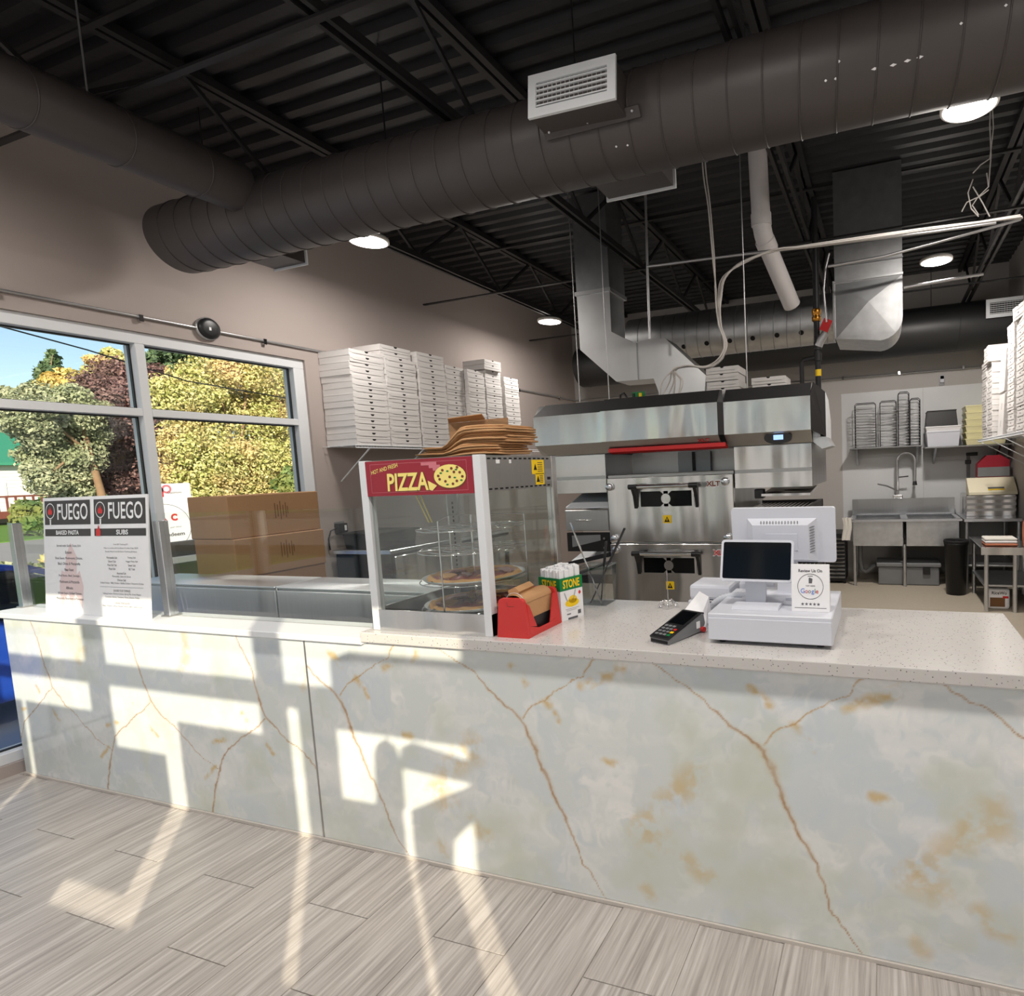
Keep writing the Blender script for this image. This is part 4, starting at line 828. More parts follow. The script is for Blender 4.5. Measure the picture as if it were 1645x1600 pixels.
# ---- napkin dispenser
nd = local('napkin_dispenser', 'red plastic napkin dispenser holding brown paper napkins', 'napkin dispenser', (-1.258, .012, CT))
HB, HT, NH = .066, .053, .142
def trap(k=1.0, dz=0):
    pts = [(-HB*k, dz)]
    for c, s in (((-HT*k+.018, NH-.018), -1), ((HT*k-.018, NH-.018), 1)):
        for i in range(6): a = (math.pi if s < 0 else math.pi/2)-math.pi/2*i/5; pts.append((c[0]+.018*math.cos(a), c[1]+.018*math.sin(a)))
    return pts+[(HB*k, dz)]
for y in (0, .206): MB().prism(trap(), 1, y, y+.016).build('end_plate', 'red_plastic', nd)
flat(nd, (.0, 0, NH*.86), X, Z, [rect(.030, .0014, 0, -.008), rect(.0014, .016, -.015, 0)], 'brown_print', 'moulded_mark', .0008)
MB().box(-HB+.001, HB-.001, .016, .206, .0, .012).build('base', 'red_plastic', nd)
MB().prism([(-HB+.001, .012), (-HT+.002, NH-.012), (-HT+.006, NH-.012), (-HB+.006, .012)], 1, .016, .206).build('rear_panel', 'red_plastic', nd)
fx = lambda z: HB-(HB-HT)*z/NH
fp = MB()
for poly in ([(.016, .012), (.206, .012), (.206, .03), (.14, .022), (.075, .022), (.016, .04)], [(.016, .04), (.06, .03), (.03, NH-.03), (.016, NH-.02)], [(.206, .03), (.206, NH-.02), (.19, NH-.02), (.145, .024)]):
    fp.plate([(fx(z), y, z) for y, z in poly], .004)
fp.build('front_panel', 'red_plastic', nd)
MB().prism([(-.036, .012), (.044, .012), (.038, NH-.014), (-.032, NH-.014)], 1, .020, .202).build('napkin_stack', 'kraft', nd)
MB().prism([(-.030, .013), (.0455, .013), (.0445, .06), (-.03, .06)], 1, .03, .19).build('spring_plate', 'dark_plastic', nd)
MB().tube([(.036*math.cos(a)-.0, .025, NH-.014+.03*math.sin(a)) for a in (math.pi*i/8 for i in range(9))], .0012, 4).build('visor_edge', 'hose', nd)
vis = MB(); pa = [(.040*math.cos(math.pi*i/10), NH-.022+.030*math.sin(math.pi*i/10)) for i in range(11)]
vis.add([(x, y, z) for y in (.018, .204) for x, z in pa], [(i, i+1, 12+i, 11+i) for i in range(10)], True); vis.build('visor', 'kraft', nd)
nk = MB(); fold = [(-.02, .0), (-.022, .022), (.004, .034), (.022, .018), (.012, .004)]
nk.prism([(x-.004, NH+z) for x, z in fold], 1, .035, .15, Matrix.Rotation(.12, 4, 'Z')); nk.build('pulled_napkin', 'kraft', nd)

# ---- straw box
stb = local('straw_box', 'white and green carton of paper wrapped straws lettered in yellow', 'straw box', (-1.196, .242, CT), (0, 0, -.32))
SW, SD, SH = .125, .115, .168
# local: x along -dL (face A looks -y), right face looks +x ; corner at origin is front right
MB().box(-SW, 0, 0, SD, 0, SH-.05).build('carton', 'white_board', stb)
MB().box(-SW-.0006, .0006, -.0006, SD+.0006, SH-.05, SH).build('green_band', 'green_print', stb)
for ux, c in ((Y, (.0006, SD/2, SH-.025)), (X, (-SW/2, -.0006, SH-.025))): text('STONE', stb, c, ux, Z, .086, .034, 'yellow_print', off=.0006, bold=.03)
cR = (.0, SD/2, .07); flat(stb, cR, Y, Z, [ell(.036, .016, 0, -.005, 20), ell(.022, .016, .004, .008, 16)], 'yellow_print', 'lemon_picture', .0006)
flat(stb, cR, Y, Z, [[(-.026, .004), (-.022, .004), (-.036, .040), (-.040, .040)], [(.006, .01), (.010, .01), (.022, .044), (.018, .044)]], 'conduit', 'straw_picture', .001)
flat(stb, (.0, SD*.86, .098), Y, Z, [(-.007, 0), (0, -.007), (.007, 0), (.004, .007), (0, .010), (-.004, .007)], 'red_print', 'leaf_mark', .0008)
flat(stb, (.0, SD/2, .030), Y, Z, [rect(.07, .0012, 0, .012), rect(.05, .0012, -.005, .006), rect(.016, .016, .035, -.008), rect(.02, .004, -.02, -.008), rect(.05, .008, .0, -.026)], 'grey_print', 'fine_print', .0006)
for i in range(48):
    r = np.random.default_rng(i+50); x = -SW+.009+(SW-.018)*(i % 12)/11; y = .016+.027*(i//12)+r.uniform(-.003, .003)
    o = MB().rbox(x-.0052, x+.0052, y-.0115, y+.0115, .06, SH+.028+.012*(i//12)/3+r.uniform(-.006, .006), .002, 1).build('wrapped_straw', 'white_board', stb)

# ---- clear bin with tongs
cbn = thing('utensil_bin', 'clear square plastic bin standing behind the straw carton', 'plastic bin', (-1.19, .555, CT))
bx0, bx1, by0, by1 = -1.262, -1.132, .50, .615
b = MB(); b.prism([(bx0+.01, by0+.01), (bx1-.01, by0+.01), (bx1-.01, by1-.005), (bx0+.01, by1-.005)], 2, CT, CT+.003)
for q in ([(bx0+.01, by0+.01), (bx1-.01, by0+.01), (bx1, by0), (bx0, by0)], [(bx1-.01, by0+.01), (bx1-.01, by1-.005), (bx1, by1), (bx1, by0)], [(bx1-.01, by1-.005), (bx0+.01, by1-.005), (bx0, by1), (bx1, by1)], [(bx0+.01, by1-.005), (bx0+.01, by0+.01), (bx0, by0), (bx0, by1)]):
    b.plate([(q[0][0], q[0][1], CT+.003), (q[1][0], q[1][1], CT+.003), (q[2][0], q[2][1], CT+.17), (q[3][0], q[3][1], CT+.17)], .002)
b.build('body', 'clear_plastic', cbn); rm = MB(); rm.tube([(bx0, by0, CT+.17), (bx1, by0, CT+.17), (bx1, by1, CT+.17), (bx0, by1, CT+.17), (bx0, by0, CT+.17)], .004, 6); rm.build('rim', 'clear_plastic', cbn)
for lb, m, p0, p1, w in (('black handled tongs leaning in the clear bin', 'dark_plastic', (-1.20, .585, CT+.006), (-1.165, .595, CT+.27), .016), ('black turner leaning over the clear bin edge', 'dark_plastic', (-1.225, .535, CT+.006), (-1.06, .57, CT+.33), .014), ('steel pizza cutter rod leaning in the clear bin', 'chrome', (-1.17, .53, CT+.006), (-1.30, .53, CT+.36), .007)):
    t = thing('kitchen_utensil', lb, 'utensil', p0); m0 = Vector(p0).lerp(Vector(p1), .55)
    MB().bar(p0, m0, w*.8, .004).build('blade', 'chrome' if m == 'chrome' else 'dark_plastic', t); MB().bar(m0, p1, w, w*.6).build('handle', m, t)

# ---- receipt spike
rs = thing('receipt_spike', 'chrome wire receipt spike on curled feet', 'receipt spike', (-.862, .535, CT))
f = MB()
for i in range(5):
    a = i*2*math.pi/5; d = Vector((math.cos(a), math.sin(a), 0)); c = Vector((-.862, .535, CT))
    f.tube([c+Vector((0, 0, .026)), c+d*.02+Vector((0, 0, .03)), c+d*.035+Vector((0, 0, .022)), c+d*.045+Vector((0, 0, .005)), c+d*.035+Vector((0, 0, .0035)), c+d*.028+Vector((0, 0, .012))], .003, 6)
f.build('feet', 'chrome', rs); MB().tube([(-.862, .535, CT+.026), (-.862, .535, CT+.155)], .0016, 6).build('needle', 'chrome', rs)

# ---- card terminal
ctm = local('card_terminal', 'black and silver card payment terminal with numeric keypad', 'card terminal', (-.712, .048, CT), (0, 0, math.radians(-21)))
sd = [(0, 0), (0, .016), (.07, .036), (.175, .066), (.19, .062), (.196, .03), (.185, .008), (.12, .004)]
MB().prism(sd, 0, -.040, .040).build('shell', 'grey_plastic', ctm)
tp = [(-.001, .017), (.07, .037), (.176, .067), (.192, .062), (.190, .069), (.174, .0725), (.068, .0425), (-.002, .0225)]
tpo = MB().prism(tp, 0, -.0415, .0415).build('top_cover', 'dark_plastic', ctm)
un = Vector((0, .106, .030)).normalized()
def face(y): return Vector((0, y, .0225+(y+.002)*(.050/.176)+.0012))
scn = MB().plate([face(.085)+Vector((-.033, 0, 0)), face(.085)+Vector((.033, 0, 0)), face(.165)+Vector((.033, 0, 0)), face(.165)+Vector((-.033, 0, 0))], .001).build('screen', 'black_gloss', tpo)
for r_ in range(4):
    for c_ in range(4):
        if c_ == 3 and r_ > 2: continue
        col = {(3, 0): 'green_print', (3, 1): 'yellow_print', (3, 2): 'red_print'}.get((c_, r_), 'grey_plastic'); q = face(.012+r_*.017)+Vector((-.026+c_*.0175, 0, 0))
        MB().plate([q+Vector((-.0065, 0, 0)), q+Vector((.0065, 0, 0)), q+Vector((.0065, 0, 0))+un*.010, q+Vector((-.0065, 0, 0))+un*.010], .001).build('key', col, tpo)
MB().box(-.036, .036, -.0025, 0, .004, .013).build('card_slot', 'black_matte', ctm); MB().rbox(.0415, .0435, .145, .165, .02, .045, .003, 1).build('side_sticker', 'white_board', ctm); MB().cyl((.04, .178, .012), (.052, .178, .012), .009, 12).build('red_plug', 'red_plastic', ctm)
rcp = MB(); rcp.plate([(-.70, .225, .975), (-.622, .19, .955), (-.612, .30, 1.03), (-.66, .34, 1.04)], .0006); rcp.plate([(-.622, .19, .955), (-.60, .20, CT+.001), (-.595, .29, CT+.001), (-.612, .30, 1.03)], .0006)
rcp.build('receipt_paper', 'white_board', label='curled white paper slip standing behind the card terminal', cat='paper')
MB().tube([(-.655, .235, CT+.012), (-.62, .245, CT+.012), (-.585, .24, CT+.022), (-.56, .30, CT+.012)], .005, 8).build('terminal_cable', 'dark_plastic', label='short black cable between the card terminal and the cash drawer', cat='cable')

# ---- cash drawer
cdx0, cdx1, cdy0, cdy1 = -.553, -.155, .080, .475
cd = thing('cash_drawer', 'white metal cash drawer on small black feet', 'cash drawer', (-.354, .28, CT))
MB().rbox(cdx0, cdx1, cdy0+.004, cdy1, CT+.012, 1.026, .003, 1).build('case', 'white_plastic', cd); MB().rbox(cdx0+.003, cdx1-.003, cdy0, cdy0+.0035, CT+.015, 1.012, .001, 1).build('drawer_front', 'white_plastic', cd)
for x in (cdx0+.04, cdx1-.04):
    for y in (cdy0+.035, cdy1-.04): MB().cyl((x, y, CT), (x, y, CT+.012), .011, 12).build('foot', 'dark_plastic', cd)
DT = 1.0265
# ---- customer display
cdp = thing('customer_display', 'small black touch screen in a white frame facing the customers', 'screen', (-.405, .22, DT))
bp0 = P(1205, 980, 2, DT)
MB().prism([(.14, DT), (.30, DT), (.30, DT+.008), (.16, DT+.012), (.145, DT+.009)], 0, -.485, -.33).build('base_plate', 'white_plastic', cdp)
MB().prism([(.215, DT+.008), (.235, DT+.008), (.245, 1.15), (.228, 1.15)], 0, -.455, -.385).build('neck', 'white_plastic', cdp)
q = [P(1153, 931, 1, .175), P(1272, 937, 1, .175), P(1277, 867, 1, .215), P(1163, 868, 1, .215)]
def rpanel(mb, q, t, r, inset=0):
    """rounded rectangular panel through 4 corners"""
    c = sum(q, Vector())/4; ux = ((q[1]-q[0])+(q[2]-q[3])).normalized(); uy = ((q[3]-q[0])+(q[2]-q[1])); uy = (uy-ux*uy.dot(ux)).normalized(); n = ux.cross(uy)
    w = ((q[1]-q[0]).length+(q[2]-q[3]).length)/4-inset; h = ((q[3]-q[0]).length+(q[2]-q[1]).length)/4-inset; pts = []
    for sx_, sy_, a0 in ((1, -1, -math.pi/2), (1, 1, 0), (-1, 1, math.pi/2), (-1, -1, math.pi)):
        for i in range(5): a = a0+math.pi/2*i/4; pts.append(c+ux*(sx_*(w-r)+r*math.cos(a))+uy*(sy_*(h-r)+r*math.sin(a)))
    mb.plate(pts, t); return c, ux, uy, n, w, h
mb = MB(); c, ux, uy, n, w, h = rpanel(mb, q, .018, .012); pn = mb.build('screen_body', 'white_plastic', cdp)
mb = MB(); q2 = [p+n*.0008 for p in q]; rpanel(mb, q2, .0005, .006, .008); mb.build('screen_glass', 'black_gloss', pn)
# ---- cashier monitor seen from behind
mo = thing('cashier_monitor', 'large white monitor seen from behind with vent slots', 'monitor', (-.35, .40, DT))
q = [P(1180, 900, 1, .36), P(1345, 904, 1, .36), P(1340, 814, 1, .335), P(1173, 818, 1, .335)]
mb = MB(); c, ux, uy, n, w, h = rpanel(mb, q, .02, .010); bk = mb.build('monitor_shell', 'white_plastic', mo)
q3 = [c-n*.0205+ux*a+uy*b for a, b in ((-w, -h), (w, -h), (w, h), (-w, h))]; mb = MB(); rpanel(mb, q3, .001, .008, .008); mb.build('monitor_glass', 'black_gloss', bk)
hump = MB(); base = [c+ux*a+uy*b+n*.0002 for a, b in ((-w*.68, -h*.95), (w*.66, -h*.95), (w*.66, h*.62), (-w*.68, h*.62))]; topq = [c+ux*a+uy*b+n*.024 for a, b in ((-w*.56, -h*.85), (w*.5, -h*.85), (w*.5, h*.42), (-w*.56, h*.42))]
hump.add(base+topq, [(4, 5, 6, 7)]+[(i, (i+1) % 4, 4+(i+1) % 4, 4+i) for i in range(4)]+[(3, 2, 1, 0)]); hump.build('rear_housing', 'white_plastic', bk)
cv = MB(); cv.plate([c+ux*a+uy*b+n*.026 for a, b in ((-w*.3, -h*.5), (w*.3, -h*.5), (w*.3, h*.1), (-w*.3, h*.1))], .002); cv.build('rear_cover', 'white_plastic', bk)
sl2 = MB()
for i in range(13): a = -w*.4+w*.7*i/12; sl2.plate([c+ux*(a+d1)+uy*(h*b1)+n*(.0175 if b1 > .5 else .0215) for d1, b1 in ((0, .46), (.003, .46), (.003, .56), (0, .56))], .002)
for i in range(10):
    b1 = -h*.6+h*.9*i/9; sl2.plate([c+ux*(w*a1)+uy*(b1+d1)+n*(.021 if a1 < .56 else .013) for a1, d1 in ((.53, 0), (.62, .004), (.62, .0065), (.53, .0025))], .002)
sl2.build('vent_slots', 'grey_plastic', bk)
MB().prism([(.30, DT), (.46, DT), (.46, DT+.01), (.30, DT+.008)], 0, -.44, -.22).build('stand_base', 'white_plastic', mo); MB().prism([(.365, DT+.008), (.40, DT+.008), (.395, 1.20), (.372, 1.20)], 0, -.37, -.30).build('stand_neck', 'white_plastic', mo)
# ---- review sign
sgx = thing('review_sign', 'small white review stand with circle logo and five stars', 'sign', (-.245, .155, DT))
q0, q1 = P(1272, 981, 1, .15), P(1333, 984, 1, .15); wS = q1.x-q0.x; xc = (q0.x+q1.x)/2; yS = .150; hS = .150
blk = MB().prism([(yS, DT), (yS+.035, DT), (yS+.024, DT+hS), (yS+.018, DT+hS)], 0, q0.x, q1.x).build('wedge_body', 'white_board', sgx)
uyS = Vector((0, .018, hS)).normalized(); cS = lambda x, z: Vector((xc+x, yS+.018*z/hS, DT+z))
text('Review Us On', sgx, cS(0, .130), X, uyS, .075, .010, 'grey_print', off=.0008, bold=.02); text('TAP HERE', sgx, cS(0, .082), X, uyS, .03, .004, 'grey_print', off=.0008, bold=.02)
for i, (chx, col, x0, w0) in enumerate((('G', 'blue_print', -.0245, .013), ('o', 'red_print', -.0125, .0085), ('o', 'cream_print', -.0025, .0085), ('g', 'blue_print', .0075, .0085), ('l', 'green_print', .0145, .0016), ('e', 'red_print', .021, .0085))):
    hh = {'G': .015, 'l': .015, 'g': .0135}.get(chx, .0095); text(chx, sgx, cS(x0, .066+(.0 if chx in 'Gl' else -.0028 if chx != 'g' else -.005)), X, uyS, w0, hh, 'grey_print' if col == 'cream_print' else col, off=.0008)
flat(sgx, cS(0, .080), X, uyS, ring(.0395, .041), 'grey_print', 'circle', .0008)
flat(sgx, cS(0, .102), X, uyS, [[(-.005, -.012), (.005, -.012), (.007, .002), (.004, .004), (-.003, .006), (-.005, .004)], rect(.016, .002, 0, .011)], 'grey_print', 'hand_mark', .0008)
for i in range(5):
    flat(sgx, cS(-.025+i*.0125, .024), X, uyS, [((.0055 if j % 2 == 0 else .0024)*math.sin(j*math.pi/5), (.0055 if j % 2 == 0 else .0024)*math.cos(j*math.pi/5)) for j in range(10)], 'grey_print', 'star', .0008)
flat(sgx, cS(0, .012), X, uyS, rect(.10, .0012), 'charcoal_print', 'rule', .0008)
# ---- printers and hose
pr = thing('receipt_printer', 'white box receipt printer behind the cash drawer corner', 'printer', (-.64, .50, CT))
MB().rbox(-.735, -.56, .42, .60, CT, .985, .006, 2).build('lower_case', 'white_plastic', pr); MB().rbox(-.73, -.565, .425, .595, .987, 1.045, .012, 2).build('upper_cover', 'white_plastic', pr); MB().box(-.70, -.595, .4185, .42, .975, .985).build('paper_slot', 'grey_plastic', pr)
p2 = thing('label_printer', 'second white box printer beside the receipt printer', 'printer', (-.52, .55, CT))
MB().rbox(-.545, -.40, .49, .62, CT, 1.05, .01, 2).build('case', 'white_plastic', p2); MB().box(-.52, -.43, .4885, .49, 1.0, 1.01).build('paper_slot', 'grey_plastic', p2)
hp = [P(1205, 957, 1, .33), P(1185, 956, 1, .335), P(1160, 962, 1, .34), P(1143, 975, 1, .345), P(1132, 993, 1, .32), Vector((-.60, .30, CT+.018))]
pts = []
for a in range(len(hp)-1):
    p0, p1, p2_, p3 = hp[max(a-1, 0)], hp[a], hp[a+1], hp[min(a+2, len(hp)-1)]
    for q_ in range(10): t = q_/10; pts.append(.5*((2*p1)+(p2_-p0)*t+(2*p0-5*p1+4*p2_-p3)*t*t+(3*p1-p0-3*p2_+p3)*t**3))
MB().tube(pts+[hp[-1]], [.0145 if i % 2 else .0118 for i in range(len(pts)+1)], 12).build('cable_sleeve', 'hose', label='white ribbed cable sleeve curving down behind the cash drawer', cat='hose')
# ================================================================ PIZZA BOXES AND SHELVES
def wire_shelf(name, label, x0, x1, y0, y1, z, front, nb):
    """wall-hung wire shelf; front = x of the free edge"""
    o = thing(name, label, 'shelf', ((x0+x1)/2, (y0+y1)/2, z-.03)); wall = x0 if front == x1 else x1
    f = MB(); f.tube([(front, y0, z-.004), (front, y1, z-.004)], .004, 6); f.tube([(front, y0, z-.026), (front, y1, z-.026)], .004, 6)
    n = int((y1-y0)/.03)
    for i in range(n+1): y = y0+(y1-y0)*i/n; f.bar((front, y, z-.004), (front, y, z-.026), .003, .003)
    f.build('front_rail', 'white_metal', o)
    w = MB()
    for i in range(n+1): y = y0+(y1-y0)*i/n; w.bar((x0, y, z-.0025), (x1, y, z-.0025), .003, .003)
    for k in (.1, .5): xx = wall+(front-wall)*k; w.bar((xx, y0, z-.006), (xx, y1, z-.006), .004, .004)
    w.build('wire_deck', 'white_metal', o)
    for i in range(nb):
        y = y0+.14+(y1-y0-.28)*i/(nb-1); b = MB(); b.bar((front, y, z-.026), (wall+(.006 if wall == x0 else -.006), y, z-.30), .012, .008); b.build('bracket', 'white_metal', o)
    return o
def make_box(w, d, h, m='pizza_white'):
    o = local('pizza_box', '', 'pizza box', (0, 0, -50))
    MB().box(-d/2, d/2-.002, -w/2, w/2, 0, h*.97).build('tray', m, o)
    l = MB(); l.box(-d/2, d/2-.0015, -w/2-.0012, w/2+.0012, h*.97, h); l.prism([(-w*.40, h*.42), (w*.40, h*.42), (w*.44, h*.55), (w/2, h*.58), (w/2, h), (-w/2, h), (-w/2, h*.58), (-w*.44, h*.55)], 0, d/2-.0018, d/2)
    lo = l.build('lid', m, o)
    r = min(.020, w*.055); MB().prism([(r*math.cos(math.pi*i/8), h-r*.75*math.sin(math.pi*i/8)) for i in range(9)], 0, d/2-.0006, d/2+.0006).build('thumb_notch', 'black_matte', lo)
    sl_ = MB(); sl_.box(d/2-.0004, d/2+.0003, -w*.40, w*.40, h*.40, h*.43); sl_.build('flap_slit', 'grey_plastic', lo)
    return o
bx_l = make_box(.352, .335, .0515); bx_m = make_box(.270, .30, .0505); bx_s = make_box(.25, .25, .048)
protos = [bx_l, bx_m, bx_s]; used = set()
ORD = ('lowest', 'second up', 'third up', 'fourth up', 'fifth up', 'sixth up', 'seventh up', 'eighth up', 'ninth up', 'tenth up', 'eleventh up', 'twelfth up', 'thirteenth up', 'fourteenth up', 'fifteenth up', 'sixteenth up', 'seventeenth up', 'eighteenth up', 'nineteenth up')
def stack(proto, cx, cy, z0, n, pitch, rz, label, group, disp=()):
    stem = label
    for i in range(n):
        label = stem.replace('pizza box', 'pizza box '+('topmost' if i == n-1 else ORD[i]), 1)
        ox, oy = random.uniform(-.004, .004), random.uniform(-.004, .004); a = rz+random.uniform(-.012, .012)
        for k, dx, dy, da in disp:
            if i >= k: ox += dx; oy += dy; a += da
        loc = (cx+ox, cy+oy, z0+i*pitch)
        if proto.name not in used:
            used.add(proto.name); proto.location = loc; proto.rotation_euler = (0, 0, a); proto['label'] = label; proto['group'] = group
        else: dup(proto, loc, a, label, group)
wire_shelf('wire_shelf', 'white wire shelf on the window wall loaded with stacked pizza boxes', XL+.002, -4.135, 2.02, 4.75, 1.815, -4.135, 5)
SZ = 1.8155; FX = -4.155; GP = 'white pizza boxes on the window wall shelf'
stack(bx_l, FX-.1675, 2.232, SZ, 15, .0528, 0, 'white pizza box in the stack touching the window jamb', GP, ((10, -.006, .0, .01),))
stack(bx_l, FX-.1675, 2.600, SZ, 17, .0525, 0, 'white pizza box in the stack second from the window jamb', GP, ((15, -.03, -.02, 0),))
stack(bx_l, FX-.1675, 2.985, SZ, 17, .0525, 0, 'white pizza box in the stack third from the window jamb', GP)
stack(bx_m, FX-.16, 3.315, SZ, 16, .0515, 0, 'white pizza box in the stack fourth from the window jamb', GP)
stack(bx_m, FX-.12, 3.600, SZ, 16, .0515, 0, 'white pizza box in the stack fifth from the window jamb', GP)
stack(bx_m, FX-.11, 3.880, SZ, 18, .0535, 0, 'white pizza box in the stack sixth from the window jamb', GP, ((16, .03, -.03, -.05),))
stack(bx_m, FX-.11, 4.215, SZ, 16, .0515, 0, 'white pizza box in the last stack of the window wall shelf', GP)
wire_shelf('wire_shelf', 'white wire shelf holding pizza boxes on the storage side wall', .985, XR-.002, 3.2, 5.45, 1.675, .985, 4)
GR = 'white pizza boxes on the storage side wall shelf'
stack(bx_m, .99+.155, 5.10, 1.6755, 15, .0515, math.pi, 'white pizza box in the far stack of the storage side shelf', GR)
stack(bx_m, .985+.155, 4.76, 1.6755, 17, .0515, math.pi, 'white pizza box in the middle stack of the storage side shelf', GR, ((14, -.03, 0, 0),))
stack(bx_m, 1.03+.155, 3.62, 1.6755, 19, .0525, math.pi, 'white pizza box in the near stack of the storage side shelf', GR, ((17, -.02, .02, .1),))
stack(bx_m, 1.05+.155, 4.10, 1.6755, 18, .0525, math.pi, 'white pizza box in the storage side stack beside the upright boxes', GR)
for i in range(2):
    f = MB(); M_ = Matrix.Translation((1.03+.012*i, 4.44, 1.678+.40*i)) @ Matrix.Rotation(.05, 4, 'Y'); f.box(0, .03, -.13, .13, 0, .38, M_)
    o = f.build('folded_pizza_box', 'pizza_white', label=('flat folded pizza box standing upright between box stacks', 'flat folded pizza box standing on top of the upright one')[i], cat='pizza box'); MB().box(-.0012, -.0004, -.01, -.006, .08, .14, M_).build('slit', 'black_matte', o); MB().box(-.0012, -.0004, -.01, -.006, .24, .30, M_).build('slit', 'black_matte', o)
GH = 'white pizza boxes on the oven hood'
stack(bx_s, -1.14, 2.72, 1.9875, 5, .0525, -math.pi/2, 'small white pizza box in the five-high stack on the oven hood', GH); stack(bx_s, -.79, 2.72, 1.9875, 3, .0525, -math.pi/2, 'small white pizza box in the three-high stack on the oven hood', GH)

# ================================================================ WINDOW SIDE OF THE KITCHEN
def prep(x0, x1, label):
    o = thing('prep_table', label, 'prep table', ((x0+x1)/2, .6, 0))
    MB().rbox(x0, x1, .455, .735, .10, .965, .004, 1).build('cabinet', 'steel_side', o); MB().rbox(x0, x1, .445, .455, .62, .955, .003, 1).build('front_panel', 'steel_prep', o)
    MB().rbox(x0, x1, .443, .72, .9655, .975, .003, 1).build('lid', 'steel_prep', o)
    for x in (x0+.06, x1-.06):
        for y in (.52, .68): MB().cyl((x, y, 0), (x, y, .10), .02, 10).build('leg', 'iron', o)
prep(-4.25, -3.030, 'stainless prep table with closed lid behind the menu board'); prep(-3.018, -2.02, 'stainless prep table with closed lid next to the pizza warmer')
tb = thing('side_table', 'low steel table under the brown cartons', 'table', (-3.7, 1.35, 0)); MB().rbox(-4.40, -3.45, 1.05, 1.75, .70, .735, .004, 1).build('top', 'steel_top', tb)
for x in (-4.35, -3.5):
    for y in (1.1, 1.7): MB().cyl((x, y, 0), (x, y, .70), .018, 10).build('leg', 'conduit', tb)
# cartons: face runs away from the counter, at x = -3.75
k = 3.78/3.6
yb = lambda y: (y+1.702)*k-1.702
z_ = lambda z: (z-1.5)*k+1.5
zz = [.735, z_(.967), z_(1.200), z_(1.456)]
for i in range(3):
    dx = (.0, .012, -.01)[i]; x1, x0 = -3.78+dx, -4.14+dx; y0, y1 = yb(.635), yb(1.21)
    o = thing('brown_carton', ('brown carton at the bottom of the pile by the window', 'brown carton in the middle of the pile by the window', 'brown carton on top of the pile by the window')[i], 'cardboard box', ((x0+x1)/2, (y0+y1)/2, zz[i]+.001))
    MB().rbox(x0, x1, y0, y1, zz[i]+.001, zz[i+1]-.001, .006, 2).build('carton', 'cardboard', o)
    MB().box(x0+.15, x0+.21, y0-.0006, y1+.0006, zz[i+1]-.0012, zz[i+1]-.0004).build('tape', 'kraft', o)
    if i: flat(o, (x1, y0+.33, (zz[i]+zz[i+1])/2+.02), Y, Z, [rect(.006, h, a, 0) for a, h in ((-.04, .10), (-.022, .08), (-.004, .12), (.014, .07), (.032, .10), (.045, .05))], 'card_dark', 'print_mark', .0008)
fr_ = thing('undercounter_fridge', 'low dark stainless fridge along the window wall under the pizza boxes', 'fridge', (-4.1, 2.9, 0))
MB().rbox(-4.45, -3.85, 2.0, 3.6, .08, .90, .006, 1).build('body', 'black_matte', fr_); MB().rbox(-4.46, -3.83, 1.98, 3.62, .90, .935, .004, 1).build('worktop', 'steel_top', fr_)
for y in (2.02, 2.81): d = MB().rbox(-3.85, -3.82, y, y+.77, .10, .88, .006, 1).build('door', 'steel', fr_); MB().box(-3.82, -3.80, y+.68, y+.70, .4, .7).build('handle', 'iron', d)
for y in (2.05, 3.55): MB().cyl((-3.9, y, 0), (-3.9, y, .08), .03, 10).build('foot', 'iron', fr_)
bb = thing('black_bin', 'open black plastic crate on the low fridge by the window wall', 'crate', (-4.2, 2.2, .936)); MB().prism([(-4.38, .936), (-4.02, .936), (-3.99, 1.06), (-4.41, 1.06)], 1, 2.05, 2.45).build('body', 'black_matte', bb); MB().rbox(-4.43, -3.97, 2.03, 2.47, 1.06, 1.075, .004, 1).build('rim', 'black_matte', bb)
wbz = P(545, 847, 0, XL); ad = thing('power_adapter', 'black power adapter plugged into the wall below the pizza boxes', 'adapter', (XL+.03, wbz.y, wbz.z-.05))
pl = MB().rbox(XL+.001, XL+.006, wbz.y-.05, wbz.y+.05, wbz.z-.06, wbz.z+.05, .002, 1).build('socket_plate', 'grey_plastic', ad); MB().rbox(XL+.0065, XL+.06, wbz.y-.055, wbz.y+.035, wbz.z-.045, wbz.z+.035, .006, 2).build('brick', 'dark_plastic', ad); flat(ad, (XL+.06, wbz.y+.012, wbz.z-.005), Y, Z, rect(.022, .045), 'white_board', 'rating_label', .0006)
MB().tube([(XL+.03, wbz.y-.05, wbz.z), (XL+.03, wbz.y-.11, wbz.z-.02), (XL+.02, wbz.y-.13, wbz.z-.09), (XL+.015, wbz.y-.12, .937)], .006, 8).build('cord', 'dark_plastic', ad)
sn = thing('alarm_sounder', 'round black alarm sounder on the conduit above the window', 'alarm', (XL+.03, 1.207, 2.55))
MB().lathe([(0, .026), (.045, .025), (.064, .02), (.072, .008), (.072, 0)], (XL+.0225, 1.207, 2.62), 32, 'x').build('cover', 'dark_plastic', sn); MB().lathe([(.078, 0), (.078, .02), (.07, .021)], (XL+.002, 1.207, 2.62), 32, 'x').build('back_box', 'conduit', sn); flat(sn, (XL+.0485, 1.20, 2.615), Y, Z, rect(.014, .022), 'white_board', 'sticker', .001)
